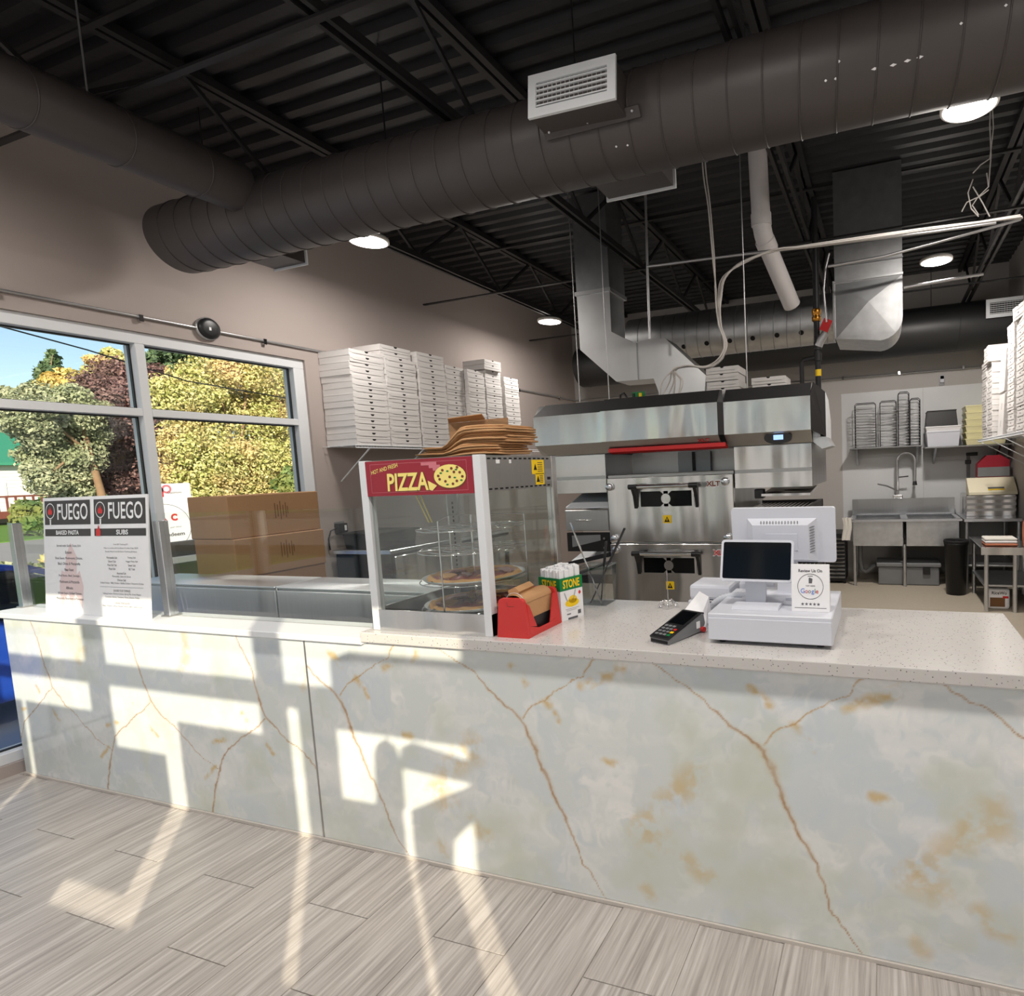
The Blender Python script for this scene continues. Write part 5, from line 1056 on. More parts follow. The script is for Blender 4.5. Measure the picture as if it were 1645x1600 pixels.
# ---- menu board on the ledge
mnl = thing('menu_board', 'white printed menu board leaning on the glass guard', 'menu board', (-3.70, .05, .9005))
mx0, mx1, mz0, mz1 = -4.115, -3.282, .9008, 1.489; my0, my1 = .030, .078
up = Vector((0, my1-my0, mz1-mz0)).normalized(); Lm = math.hypot(my1-my0, mz1-mz0); B = lambda x, s: Vector((x, my0, mz0))+up*s     # s metres up the board
MB().plate([B(mx0, 0), B(mx1, 0), B(mx1, Lm), B(mx0, Lm)], .006).build('board', 'white_board', mnl)
wM = mx1-mx0; xm = mx0+wM*.492; cL, cR_ = (mx0+xm)/2, (xm+mx1)/2; wl_, wr_ = xm-mx0-.03, mx1-xm-.03
for c, w in ((cL, wl_), (cR_, wr_)):
    flat(mnl, B(c, Lm-.077), X, up, rect(w, .122), 'charcoal_print', 'logo_panel', .0008); flat(mnl, B(c, Lm-.178), X, up, rect(w, .036), 'charcoal_print', 'title_bar', .0008)
    text('FUEGO', mnl, B(c+w*.12, Lm-.073), X, up, w*.66, .082, 'white_board', off=.0016, bold=.012)
    px = c-w*.37
    flat(mnl, B(px, Lm-.068), X, up, ring(.034, .038, 0, 0, 28, 1.05)+[rect(.004, .012, -.005, -.043), rect(.004, .012, .005, -.043), rect(.011, .035, 0, -.062)], 'white_board', 'pizza_peel', .0016)
    flat(mnl, B(px, Lm-.068), X, up, [(-.016, -.018), (.016, -.018), (.020, -.004), (.012, .008), (.010, .0), (.002, .024), (-.006, .006), (-.012, .010), (-.020, -.004)], 'red_print', 'flame', .0018)
text('BAKED PASTA', mnl, B(cL, Lm-.178), X, up, .19, .022, 'white_board', off=.0016, bold=.03); text('SUBS', mnl, B(cR_+.02, Lm-.178), X, up, .09, .024, 'white_board', off=.0016, bold=.03)
flat(mnl, B(cR_-wr_*.42, Lm-.170), X, up, [(-.018, -.026), (.018, -.026), (.020, .0), (.010, .01), (.003, .03), (-.006, .008), (-.018, .004)], 'red_print', 'flame', .0018)
flat(mnl, B(cL+.02, .16), X, up, [(-.085, -.13), (-.03, -.05), (.0, -.12), (.03, -.05), (.085, -.13), (.10, -.02), (.07, .06), (.045, .04), (.05, .13), (0, .2), (-.04, .13), (-.05, .05), (-.08, .06), (-.10, -.02)], 'pale_red', 'flame_watermark', .0005)
for s, t, w, h, m in ((.345, 'Served with Garlic Toast, $16', .20, .013, 'grey_print'), (.312, 'Estate:', .055, .014, 'charcoal_print'), (.282, 'Rosé Sauce, Mushrooms, Onions,', .225, .014, 'grey_print'), (.255, 'Black Olives & Mozzarella', .185, .014, 'grey_print'), (.224, 'Meat Feast:', .078, .014, 'charcoal_print'), (.193, 'Red Sauce, Beef, Sausage,', .175, .014, 'grey_print'), (.163, 'Mushrooms & Mozzarella', .165, .014, 'grey_print'), (.132, 'Alfredo:', .06, .014, 'charcoal_print'), (.104, 'Alfredo Sauce, Grilled Chicken,', .20, .014, 'grey_print'), (.077, 'Mozzarella, Bruschetta & Parmesan', .225, .014, 'grey_print')): text(t, mnl, B(cL+.005, s), X, up, w, h, m)
for s, t, w, h, m, dx in ((.352, '6 inch $9 / Footlong $13', .11, .009, 'grey_print', 0), (.334, 'Make it a combo with Can/Bottle & Ladies Chips, $2.50', .26, .009, 'grey_print', 0), (.317, 'Double Meat 6 inch $2 Extra / Footlong $3 Extra', .24, .009, 'grey_print', 0), (.288, 'Mortadella Sub', .08, .010, 'charcoal_print', -.07), (.288, 'Turkey Sub', .06, .010, 'charcoal_print', .08), (.270, 'Salami Sub', .06, .010, 'charcoal_print', -.07), (.270, 'Veggie Patty Sub', .09, .010, 'charcoal_print', .08), (.252, 'Meat Ball Sub', .07, .010, 'charcoal_print', -.07), (.252, 'Steak Sub', .055, .010, 'charcoal_print', .08), (.234, 'Pizza Sub', .05, .010, 'charcoal_print', -.07), (.234, 'BLT Sub', .045, .010, 'charcoal_print', .08), (.213, 'Assorted Sub', .07, .010, 'charcoal_print', 0), (.197, 'Mortadella, Salami & Genoa', .14, .010, 'grey_print', 0), (.180, 'Chicken Sub', .065, .010, 'charcoal_print', 0), (.164, 'Grilled Chicken / BBQ Chicken / Buffalo Chicken / Shawarma Chicken', .33, .010, 'grey_print', 0), (.128, 'CHOOSE YOUR TOPPINGS:', .13, .010, 'charcoal_print', 0), (.112, 'Iceberg Lettuce, Romaine Lettuce, Spring Mix, Green Pepper,', .29, .010, 'grey_print', 0), (.096, 'Cucumber, Onions, Tomatoes, Olives, Jalapeno, Pickles', .26, .010, 'grey_print', 0), (.068, 'CHOOSE YOUR SAUCES:', .115, .009, 'grey_print', 0), (.052, 'Mayo, Mustard, Honey Mustard, Ranch, BBQ, Sweet Onion', .30, .009, 'grey_print', 0)): text(t, mnl, B(cR_+.005+dx, s), X, up, w, h, m)
flat(mnl, B(cR_, .145), X, up, rect(.33, .0012), 'grey_print', 'rule', .0008)

# ================================================================ BACK OF THE KITCHEN
sk_ = thing('kitchen_sink', 'stainless two-basin sink on tube legs against the back wall', 'sink', (.22, 5.9, 0))
sy0, sy1, szt = 5.5, 6.20, .80
for x0, x1 in ((-.36, .20), (.24, .80)):
    b = MB(); b.box(x0, x1, sy0+.01, sy0+.02, .495, szt-.02); b.box(x0, x1, sy1-.02, sy1-.01, .495, szt-.02); b.box(x0, x0+.01, sy0+.02, sy1-.02, .495, szt-.02); b.box(x1-.01, x1, sy0+.02, sy1-.02, .495, szt-.02); b.box(x0, x1, sy0+.01, sy1-.01, .485, .495); b.build('basin', 'galv', sk_)
r_ = MB(); r_.box(-.40, .83, sy0-.02, sy0+.03, szt-.025, szt); r_.box(-.40, .83, sy1-.05, sy1+.03, szt-.025, szt); r_.box(-.40, -.34, sy0, sy1, szt-.025, szt); r_.box(.18, .26, sy0, sy1, szt-.025, szt); r_.box(.78, .83, sy0, sy1, szt-.025, szt); r_.build('rim', 'steel_top', sk_)
MB().box(-.40, .83, sy1+.03, sy1+.05, szt-.02, 1.0).build('splashback', 'steel_side', sk_)
for x in (-.345, .22, .79):
    for y in (sy0+.03, sy1-.03): MB().cyl((x, y, 0), (x, y, .50), .02, 10).build('leg', 'galv', sk_)
MB().tube([(-.29, 5.8, .485), (-.29, 5.8, .25), (-.275, 5.8, .15), (-.23, 5.8, .12), (-.18, 5.8, .15), (-.14, 5.8, .19), (-.112, 5.8, .20)], .028, 12).build('waste_trap', 'grey_plastic', sk_)
fc = thing('spray_faucet', 'tall pre-rinse spray faucet with arched spring hose', 'faucet', (.15, 6.24, 1.0))
fx, fy = P(1442, 780, 1, 6.22).x, 6.22
zt_ = P(1447, 728, 1, fy).z; 
MB().rbox(fx-.06, fx+.06, fy-.03, fy+.03, 1.0005, 1.05, .01, 2).build('mixer_body', 'chrome', fc)
MB().tube([(fx, fy, 1.05), (fx, fy, zt_-.10)]+arc((fx+.105, fy, zt_-.10), .105, math.pi, 0, 10, X, Z)+[(fx+.21, fy, zt_-.25), (fx+.205, fy, zt_-.36)], .016, 10).build('riser', 'conduit', fc)
MB().cyl((fx+.205, fy, zt_-.36), (fx+.205, fy, zt_-.41), .022, 10, .03).build('spray_head', 'dark_plastic', fc); MB().tube([(fx, fy-.01, 1.10), (fx-.13, fy-.12, 1.17), (fx-.24, fy-.18, 1.20)], .010, 8).build('swing_spout', 'conduit', fc); MB().bar((fx, fy, 1.27), (fx+.13, fy, 1.28), .015, .015).build('wall_bracket', 'iron', fc)
tw = thing('dish_towel', 'cream dish towel hanging over the sink corner', 'towel', (-.43, 5.5, .55)); t_ = MB(); n = 8
vs = [(-.48+.10*i/n+.012*math.sin(j*.8), sy0-.035+.012*math.sin(i*1.9+j*.4), .83-.27*j/6) for j in range(7) for i in range(n+1)]; q = len(vs); vs2 = [(x, y-.01, z) for x, y, z in vs]
fs = [(j*(n+1)+i, j*(n+1)+i+1, (j+1)*(n+1)+i+1, (j+1)*(n+1)+i) for j in range(6) for i in range(n)]; t_.add(vs+vs2, fs+[tuple(a+q for a in f) for f in fs], True); t_.build('cloth', 'cloth_white', tw); MB().bar((-.44, sy0-.03, .83), (-.37, sy0+.01, .81), .03, .012).build('fold', 'cloth_white', tw)
gt = thing('grease_trap', 'grey plastic grease interceptor tank under the sink', 'tank', (.25, 5.75, 0)); MB().rbox(-.08, .60, 5.60, 5.98, .0, .22, .015, 2).build('tank', 'grey_plastic', gt); MB().rbox(-.10, .62, 5.58, 6.0, .22, .27, .012, 2).build('lid', 'grey_plastic', gt); MB().box(.42, .50, 5.575, 5.60, .14, .219).build('latch', 'dark_plastic', gt)
ws = thing('wall_shelf', 'narrow steel shelf on the back wall under the wire racks', 'shelf', (.03, 6.25, 1.64)); MB().rbox(-.415, .46, 6.08, YB-.007, 1.648, 1.665, .003, 1).build('board', 'steel_side', ws)
for x in (-.33, .40): MB().prism([(6.12, 1.647), (6.388, 1.647), (6.388, 1.44)], 0, x-.012, x+.012).build('bracket', 'steel_side', ws)
def rack(x0, x1, y, h, label, n=15):
    o = thing('wire_pan_rack', label, 'rack', ((x0+x1)/2, y, 1.6655), group=None); f = MB(); d = .16
    for yy in (y-d/2, y+d/2): f.tube([(x0, yy, 1.6655), (x0, yy, 1.6655+h-.02), (x0+.02, yy, 1.6655+h), (x1-.02, yy, 1.6655+h), (x1, yy, 1.6655+h-.02), (x1, yy, 1.6655)], .005, 6)
    f.build('hoop', 'iron', o); r = MB()
    for i in range(n):
        z = 1.69+(h-.08)*i/(n-1)
        for xx, s in ((x0, 1), (x1, -1)): r.tube([(xx, y-d/2, z), (xx, y+d/2, z)], .003, 5); r.tube([(xx, y-d/2, z), (xx+s*.05, y-d/2-.01, z-.004)], .003, 5)
        r.tube([(x0, y+d/2, z), (x1, y+d/2, z)], .003, 5)
        if i % 2 == 0: r.tube([(x0, y-d/2, z), (x1, y-d/2, z)], .003, 5)
    r.build('rungs', 'conduit', o)
xr = lambda u: P(u, 690, 1, 6.2).x
rack(xr(1374), xr(1407), 6.2, .56, 'chrome wire pan rack standing alone at the end of the wall shelf'); rack(xr(1414), xr(1440), 6.22, .57, 'chrome wire pan rack in the middle of the wall shelf'); rack(xr(1443), xr(1460), 6.17, .66, 'tallest chrome wire pan rack on the wall shelf', 17); rack(xr(1462), xr(1478), 6.25, .58, 'narrow chrome wire pan rack at the faucet end of the shelf')
wc = thing('security_camera', 'small white security camera on the back wall', 'camera', (.70, 6.36, 2.42)); MB().rbox(.675, .73, 6.33, YB-.02, 2.43, 2.52, .012, 2).build('housing', 'white_plastic', wc); MB().box(.682, .722, 6.326, 6.332, 2.475, 2.512).build('lens_window', 'black_gloss', wc); MB().cyl((.70, 6.38, 2.41), (.70, YB-.0065, 2.43), .03, 14).build('mount', 'white_plastic', wc)
s3 = thing('storage_shelf', 'steel wall shelf holding tubs and trays beside the wire racks', 'shelf', (.93, 6.2, 1.60)); MB().rbox(.475, 1.43, 5.95, YB-.007, 1.615, 1.632, .003, 1).build('board', 'steel_side', s3)
for x in (.6, 1.3): MB().prism([(6.0, 1.614), (6.388, 1.614), (6.388, 1.42)], 0, x-.012, x+.012).build('bracket', 'steel_side', s3)
def tub(name, label, x0, x1, y0, y1, z0, z1, m, cat='tub', fl=.02):
    o = thing(name, label, cat, ((x0+x1)/2, (y0+y1)/2, z0)); b = MB(); c = fl
    b.add([(x0+c, y0+c, z0), (x1-c, y0+c, z0), (x1-c, y1-c, z0), (x0+c, y1-c, z0), (x0+.005, y0+.005, z1), (x1-.005, y0+.005, z1), (x1-.005, y1-.005, z1), (x0+.005, y1-.005, z1)], [(0, 1, 5, 4), (1, 2, 6, 5), (2, 3, 7, 6), (3, 0, 4, 7), (3, 2, 1, 0), (4, 5, 6, 7)]); b.build('body', m, o)
    MB().rbox(x0, x1, y0, y1, z1, z1+.015, .004, 1).build('rim', m, o); return o
tub('white_tub', 'white rectangular food tub on the storage shelf', .49, .87, 5.97, 6.30, 1.6325, 1.80, 'white_plastic'); tub('white_tub', 'shallow white lid tray under the upturned black tub', .48, .88, 5.96, 6.30, 1.8155, 1.86, 'white_board')
tub('black_tub', 'upturned black tub on top of the white tubs', .50, .83, 5.98, 6.28, 1.8755, 2.05, 'dark_plastic', fl=-.012)
for i in range(6): tub('food_tray', 'cream plastic dough tray '+('topmost' if i == 5 else ORD[i])+' in the stack beside the tubs', .92, 1.36, 5.97, 6.32, 1.6325+i*.078, 1.6325+i*.078+.060, 'tray_lid', 'tray')
for o in [o for o in COL.objects if o.name.startswith('food_tray')]: o['group'] = 'stacked cream dough trays'
wt = thing('back_table', 'steel work table against the back wall beside the sink', 'table', (1.13, 5.9, 0)); MB().rbox(.845, 1.43, 5.45, 6.37, .765, .80, .004, 1).build('top', 'steel_top', wt); MB().rbox(.87, 1.42, 5.5, 6.3, .25, .27, .003, 1).build('lower_shelf', 'galv', wt)
for x in (.88, 1.40):
    for y in (5.5, 6.3): MB().cyl((x, y, 0), (x, y, .765), .019, 10).build('leg', 'galv', wt)
dp = thing('dough_sheeter', 'steel countertop dough machine with a pale reflection painted on its slanted cover', 'dough machine', (1.15, 6.0, .8005)); MB().rbox(.90, 1.42, 5.75, 6.3, .8005, 1.05, .008, 1).build('body', 'steel', dp)
for i in range(3): MB().box(.90, 1.42, 5.742, 5.75, .86+i*.065, .89+i*.065).build('slot_rail', 'steel_grey', dp)
cvr = MB().prism([(5.73, 1.05), (5.73, 1.08), (5.95, 1.24), (6.0, 1.24), (6.0, 1.05)], 0, .93, 1.43).build('cover', 'gold_reflection', dp)  # steel cover with its golden reflection put into the colour
uyc = Vector((0, .22, .16)).normalized(); flat(dp, (1.22, 5.79, 1.1236), X, uyc, rect(.17, .03), 'grey_print', 'name_plate', .002); flat(dp, (1.22, 5.765, 1.1055), X, uyc, rect(.17, .022), 'yellow_print', 'name_plate', .002)
kr = thing('knife_holder', 'black handled knife hung on the back wall panel', 'knife', (1.0, 6.36, 1.25)); kx = P(1552, 730, 1, 6.37)
MB().rbox(kx.x, kx.x+.13, 6.36, 6.385, kx.z-.02, kx.z+.02, .005, 1).build('handle', 'dark_plastic', kr); MB().box(kx.x+.005, kx.x+.045, 6.368, 6.38, kx.z-.30, kx.z-.02).build('blade', 'grey_plastic', kr); MB().rbox(kx.x-.01, kx.x+.055, 6.355, 6.392, kx.z-.12, kx.z-.07, .004, 1).build('clip', 'dark_plastic', kr)
rb = thing('red_tool_case', 'dark red tool bag on the steel machine beneath the box shelf', 'bag', (1.22, 6.12, 1.2405)); MB().prism([(1.06, 1.2415), (1.40, 1.2415), (1.40, 1.44), (1.30, 1.50), (1.16, 1.50), (1.06, 1.40)], 1, 6.02, 6.2).build('body', 'red_sign', rb); MB().box(1.06, 1.4, 6.015, 6.02, 1.25, 1.36).build('panel', 'grey_plastic', rb)
# near work table with legs
nt_ = thing('work_table', 'steel table on galvanized legs under the box shelf', 'table', (1.15, 4.85, 0)); tzt = .625
MB().rbox(.87, 1.43, 4.42, 5.3, tzt-.03, tzt, .004, 1).build('top', 'steel_top', nt_); MB().box(.87, 1.43, 4.41, 4.42, tzt-.07, tzt).build('apron', 'steel', nt_); MB().rbox(.90, 1.42, 4.45, 5.25, .24, .26, .003, 1).build('lower_shelf', 'galv', nt_)
for x in (.92, 1.165):
    MB().cyl((x, 4.44, 0), (x, 4.44, tzt-.03), .020, 12).build('leg', 'galv_bright', nt_)
for x in (.92, 1.40): MB().cyl((x, 5.25, 0), (x, 5.25, tzt-.03), .020, 12).build('leg', 'galv_bright', nt_)
for i, (m, lb) in enumerate((('orange', 'folded tan cloth at the bottom of the cloth pile'), ('white_board', 'folded white cloth in the middle of the cloth pile'), ('cloth_white', 'folded white cloth on top of the cloth pile'))): MB().rbox(.92, 1.20, 4.50+.01*i, 4.75, tzt+.001+i*.025, tzt+.024+i*.025, .010, 2).build('folded_cloth', m, label=lb, cat='cloth', group=None)
ob_ = MB().prism([(4.50+.06*math.cos(t), tzt+.125+.124*math.sin(t)) for t in (2*math.pi*i/20 for i in range(20))], 0, 1.245, 1.26); ob_.build('orange_board', 'orange', label='orange oval board standing upright on the near steel table', cat='cutting board')
rw = thing('rice_bag', 'printed rice bag lying under the near steel table', 'bag', (1.05, 4.65, 0)); MB().rbox(.95, 1.14, 4.52, 4.80, .0, .215, .03, 3).build('sack', 'white_board', rw); text('RiceWo', rw, (1.045, 4.52, .165), X, Z, .13, .03, 'charcoal_print', off=.0015, bold=.02); flat(rw, (1.03, 4.52, .075), X, Z, rect(.13, .09), 'card_dark', 'picture_panel', .0012); flat(rw, (1.10, 4.52, .125), X, Z, rect(.05, .022), 'red_print', 'red_flash', .0018)
bn = thing('waste_bin', 'tall black waste bin between the sink and the near table', 'bin', (.735, 5.2, 0)); MB().lathe([(0, 0), (.10, 0), (.12, .55), (.125, .55), (.125, .57), (.115, .57), (.11, .54), (0, .54)], (.735, 5.2, 0), 24).build('body', 'dark_plastic', bn); MB().lathe([(.125, 0), (.13, .01), (.125, .03), (.11, .03), (.11, .01)], (.735, 5.2, .5705), 24).build('rim', 'black_matte', bn)
lc = thing('louvre_cabinet', 'dark louvred metal cabinet beside the sink leg', 'cabinet', (-.58, 5.8, 0)); MB().box(-.70, -.46, 5.62, 6.1, .03, .62).build('body', 'iron', lc)
for i in range(11): MB().bar((-.69, 5.615, .08+i*.048), (-.47, 5.615, .08+i*.048), .008, .026, (0, 1, .6)).build('louvre', 'steel_grey', lc)
for x in (-.68, -.48): MB().cyl((x, 5.65, 0), (x, 5.65, .03), .02, 8).build('foot', 'iron', lc)
# ================================================================ OUTDOORS
GZ = -.45
MB().box(-120, XL-.21, -60, 90, GZ-.3, GZ).build('ground_paving', 'paving', kind='structure', label='pale paved forecourt outside the window')
MB().box(-36, -21.5, -60, 90, GZ, GZ+.02).build('road', 'road', kind='structure', label='grey road beyond the forecourt')
MB().box(-19, -14.5, -60, 90, GZ, GZ+.04).build('verge', 'grass', kind='structure', label='strip of green verge beside the road')
MB().box(XL-.21, 40, -60, YF-.21, GZ-.3, GZ+.25).build('street_paving', 'paving', kind='structure', label='pale pavement in front of the shop')
gs = MB(); gs.prism([(-120, 1.4), (-60, .9), (-36.2, GZ+.05), (-36.2, GZ-.2), (-120, GZ-.2)], 1, -60, 90); gs.build('lawn', 'grass', kind='structure', label='sloping green lawn in front of the house')
# ---- white house
hx = -46
hp_ = lambda u, v: P(u, v, 0, hx)
hb_, he, hr = hp_(0, 825).z, hp_(0, 742).z, hp_(0, 704).z
yr = hp_(52, 742).y; yl = yr-14
ho = thing('white_house', 'white clapboard house with green metal roof and red porch', 'house', (hx-4, (yl+yr)/2, -.3))
MB().box(hx-8, hx, yl, yr, -.3, he).build('walls', 'siding', ho)
sd_ = MB(); z = hb_-.4
while z < he-.1: sd_.box(hx, hx+.03, yl, yr, z, z+.18); z += .2
sd_.build('clapboards', 'siding', ho)
MB().prism([(hx+.6, he-.05), (hx-4, hr+1.3), (hx-8.6, he-.05), (hx-8.6, he-.2), (hx+.6, he-.2)], 1, yl-.6, yr+.5).build('roof', 'green_roof', ho)
for u in (6, 44):
    a, b = hp_(u-6, 775), hp_(u+6, 800); w = MB().box(hx+.03, hx+.07, min(a.y, b.y), max(a.y, b.y), b.z, a.z).build('window_frame', 'white_metal', ho); MB().box(hx+.07, hx+.08, min(a.y, b.y)+.1, max(a.y, b.y)-.1, b.z+.1, a.z-.1).build('window_pane', 'car_glass', w); mid = (a.y+b.y)/2; MB().box(hx+.08, hx+.09, mid-.03, mid+.03, b.z+.1, a.z-.1).build('glazing_bar', 'white_metal', w)
po_ = MB(); pz0, pz1 = hp_(0, 822).z, hp_(0, 797).z; py1 = hp_(46, 800).y
MB().box(hx+.05, hx+2.2, yl, py1, pz0-.35, pz0).build('porch_deck', 'deck_wood', ho); MB().box(hx+2.1, hx+2.2, yl, py1, pz1-.1, pz1).build('porch_rail', 'deck_wood', ho)
y = py1
while y > yl+4: MB().box(hx+2.12, hx+2.18, y-.08, y, pz0, pz1-.1).build('baluster', 'deck_wood', ho); y -= .34
for y in (py1-.1, py1-3.5, py1-7): MB().box(hx+2, hx+2.15, y-.1, y+.05, -.3, pz0-.35).build('porch_post', 'deck_wood', ho)
# ---- trees
def tree(name, label, base, trunk_h, blobs, leafm, n, size, seed, lean=(0, 0), tr=.16, barkm='bark'):
    r = np.random.default_rng(seed); base = Vector(base); o = thing(name, label, 'tree', base, group=None)
    t = MB(); top = base+Vector((lean[0], lean[1], trunk_h)); t.tube([base, base.lerp(top, .5)+Vector((.05, 0, 0)), top], [tr, tr*.8, tr*.45], 10)
    for c, rad in blobs[:60:6]:
        c = Vector(c); s_ = base.lerp(top, .75); t.tube([s_, s_.lerp(c, .5)+Vector((0, 0, .15)), c], [tr*.4, tr*.28, tr*.12], 6)
    t.build('trunk', barkm, o)
    vol = np.array([rad[0]*rad[1]*rad[2] for _, rad in blobs])**(2/3); cnt = (n*vol/vol.sum()).astype(int); V = []; 
    for (c, rad), k_ in zip(blobs, cnt):
        d = r.normal(size=(k_, 3)); d /= np.linalg.norm(d, axis=1)[:, None]; q = .25+.95*r.random(k_)**.7; p = np.array(c)+d*np.array(rad)*q[:, None]
        nrm = d+r.normal(size=(k_, 3))*.6; nrm /= np.linalg.norm(nrm, axis=1)[:, None]; a = np.cross(nrm, r.normal(size=(k_, 3))); a /= np.linalg.norm(a, axis=1)[:, None]; b = np.cross(nrm, a); s_ = size*(.6+.8*r.random(k_))[:, None]
        V.append(np.stack([p-a*s_*.5, p+b*s_*.32, p+a*s_*.6, p-b*s_*.32], 1))
    V = np.concatenate(V).reshape(-1, 3)-np.array(base); N = len(V); me = bpy.data.meshes.new('foliage'); me.vertices.add(N); me.vertices.foreach_set('co', V.ravel()); me.loops.add(N); me.loops.foreach_set('vertex_index', np.arange(N, dtype=np.int32)); me.polygons.add(N//4); me.polygons.foreach_set('loop_start', np.arange(0, N, 4, dtype=np.int32)); me.polygons.foreach_set('loop_total', np.full(N//4, 4, dtype=np.int32)); me.update(calc_edges=True)
    me.materials.append(MATS[leafm]); f = bpy.data.objects.new('foliage', me); COL.objects.link(f); f.parent = o; tag(f, kind='stuff'); return o
def crown(pts, x, rx=1.5):
    """crown masses read off the photo at the tree's distance: (u, v, radius px)"""
    out = []
    for u, v, rp in pts:
        c = P(u, v, 0, x+random.uniform(-.8, .8)); s = rp*(abs(x)+1.5)/F_*1.13; out.append((c, (s*rx*.6, s*.75, s*.7)))
        for k in range(5):
            d = np.random.default_rng(int(u*7+v*13+k)).normal(size=3); d /= np.linalg.norm(d); out.append((c+Vector(d)*s*.72, (s*.5, s*.5, s*.34)))
    return out
def gz(x): return GZ+.02 if x > -36 else GZ+.05+(-36.2-x)*.04
cm = crown([(300, 640, 34), (345, 600, 38), (400, 590, 42), (445, 605, 40), (330, 690, 40), (390, 680, 48), (440, 690, 46), (320, 750, 38), (370, 760, 44), (425, 760, 46), (465, 740, 40), (345, 800, 34), (400, 815, 40), (455, 820, 40), (290, 700, 26), (500, 640, 46), (500, 760, 46), (300, 780, 26)], -20)
b_ = P(400, 900, 0, -20); tree('maple_tree', 'large yellow-green maple outside the window nearest the pizza boxes', (-20, b_.y, GZ), 3.2, cm, 'leaf_yellow', 120000, .085, 1)
cm = crown([(180, 600, 24), (170, 640, 30), (200, 660, 32), (160, 690, 34), (200, 710, 34), (270, 640, 26), (180, 750, 36), (215, 770, 30), (275, 690, 26), (290, 735, 26), (140, 775, 26), (110, 780, 20), (240, 620, 24), (270, 780, 26), (240, 700, 26), (235, 760, 26)], -24)
b_ = P(215, 900, 0, -24); tree('copper_beech', 'dark purple-leaved tree behind the window mullion', (-24, b_.y, GZ), 3.0, cm, 'leaf_purple', 80000, .10, 2)
cm = crown([(40, 660, 22), (85, 655, 26), (125, 670, 24), (62, 700, 20), (100, 710, 28), (130, 735, 24), (75, 735, 20), (95, 765, 24), (120, 790, 20), (70, 770, 16), (115, 640, 18), (20, 645, 14), (60, 630, 14), (150, 700, 18)], -22)
b_ = P(185, 870, 0, -22); b2_ = P(125, 700, 0, -22); tree('olive_tree', 'grey-green leaning willow in front of the white house', (-22, b_.y, GZ), 4.2, cm, 'leaf_olive', 50000, .09, 3, lean=(.2, (b2_.y-b_.y)), tr=.12)
cm = crown([(85, 565, 2.5), (85, 573, 4.5), (84, 582, 7), (84, 592, 9), (84, 603, 11), (83, 615, 13), (83, 628, 16), (82, 642, 18), (82, 656, 20)], -52); b_ = P(84, 800, 0, -52); tree('conifer', 'pointed dark green conifer rising behind the other trees', (-52, b_.y, gz(-52)), 7, cm, 'leaf_conifer', 14000, .3, 4)
cm = crown([(90, 615, 14), (112, 610, 14), (130, 625, 16), (100, 635, 16), (145, 640, 12)], -40); b_ = P(110, 800, 0, -40); tree('golden_tree', 'small golden tree top beside the conifer', (-40, b_.y, gz(-40)), 6, cm, 'leaf_gold', 12000, .2, 5)
cm = crown([(165, 590, 14), (185, 585, 16), (205, 595, 14), (150, 600, 9)], -44); b_ = P(185, 800, 0, -44); tree('ash_tree', 'light green tree crown above the purple tree', (-44, b_.y, gz(-44)), 9, cm, 'leaf_yellow', 9000, .22, 6)
cm = crown([(270, 590, 20), (300, 590, 26), (330, 600, 26), (290, 620, 26), (325, 570, 20), (275, 565, 12), (310, 640, 24)], -28); b_ = P(300, 850, 0, -28); tree('spruce', 'dark feathery spruce behind the maple', (-28, b_.y, GZ), 7, cm, 'leaf_conifer', 24000, .18, 7)
cm = crown([(12, 655, 18), (0, 675, 22), (25, 690, 16), (-20, 660, 26)], -60); b_ = P(5, 790, 0, -60); tree('far_tree', 'pale green tree beyond the green roof', (-60, b_.y, gz(-60)), 5, cm, 'leaf_olive', 4000, .5, 8)
for i, (u, v, rp, x, m, lb) in enumerate(((55, 835, 18, -38, 'leaf_green', 'low green shrub at the foot of the white house'), (105, 825, 16, -38, 'leaf_yellow', 'yellowish shrub beside the house porch'), (150, 822, 18, -33, 'leaf_purple', 'low purple shrub under the dark tree'), (10, 935, 22, -12, 'leaf_olive', 'straggly bush beside the blue car'), (60, 930, 16, -13, 'leaf_green', 'small green bush behind the blue car'), (85, 912, 12, -13.5, 'leaf_yellow', 'tiny yellow bush behind the menu board edge'), (340, 850, 26, -17, 'leaf_green', 'green hedge clump under the maple'), (440, 850, 30, -17, 'leaf_yellow', 'yellow hedge clump under the maple'), (470, 770, 22, -16, 'leaf_green', 'green shrub beside the window jamb'))):
    cm = crown([(u, v, rp), (u-rp*.6, v+rp*.3, rp*.7), (u+rp*.6, v+rp*.3, rp*.7)], x, 1); cc_ = cm[0][0]
    tree('shrub', lb, (x, cc_.y, gz(x) if x < -36 else GZ+.02), max(.3, cc_.z-GZ-.2), cm, m, 2500, .14 if x > -20 else .3, 20+i, tr=.05)
MB().tube([P(-60, 505, 0, -13), P(0, 524, 0, -13.1), P(70, 543, 0, -13.2), P(140, 562, 0, -13.4), P(204, 582, 0, -13.6), P(300, 612, 0, -13.8), P(520, 650, 0, -14.2)], .014, 6).build('overhead_cable', 'dark_plastic', label='dark overhead cable sagging across the sky', cat='cable')
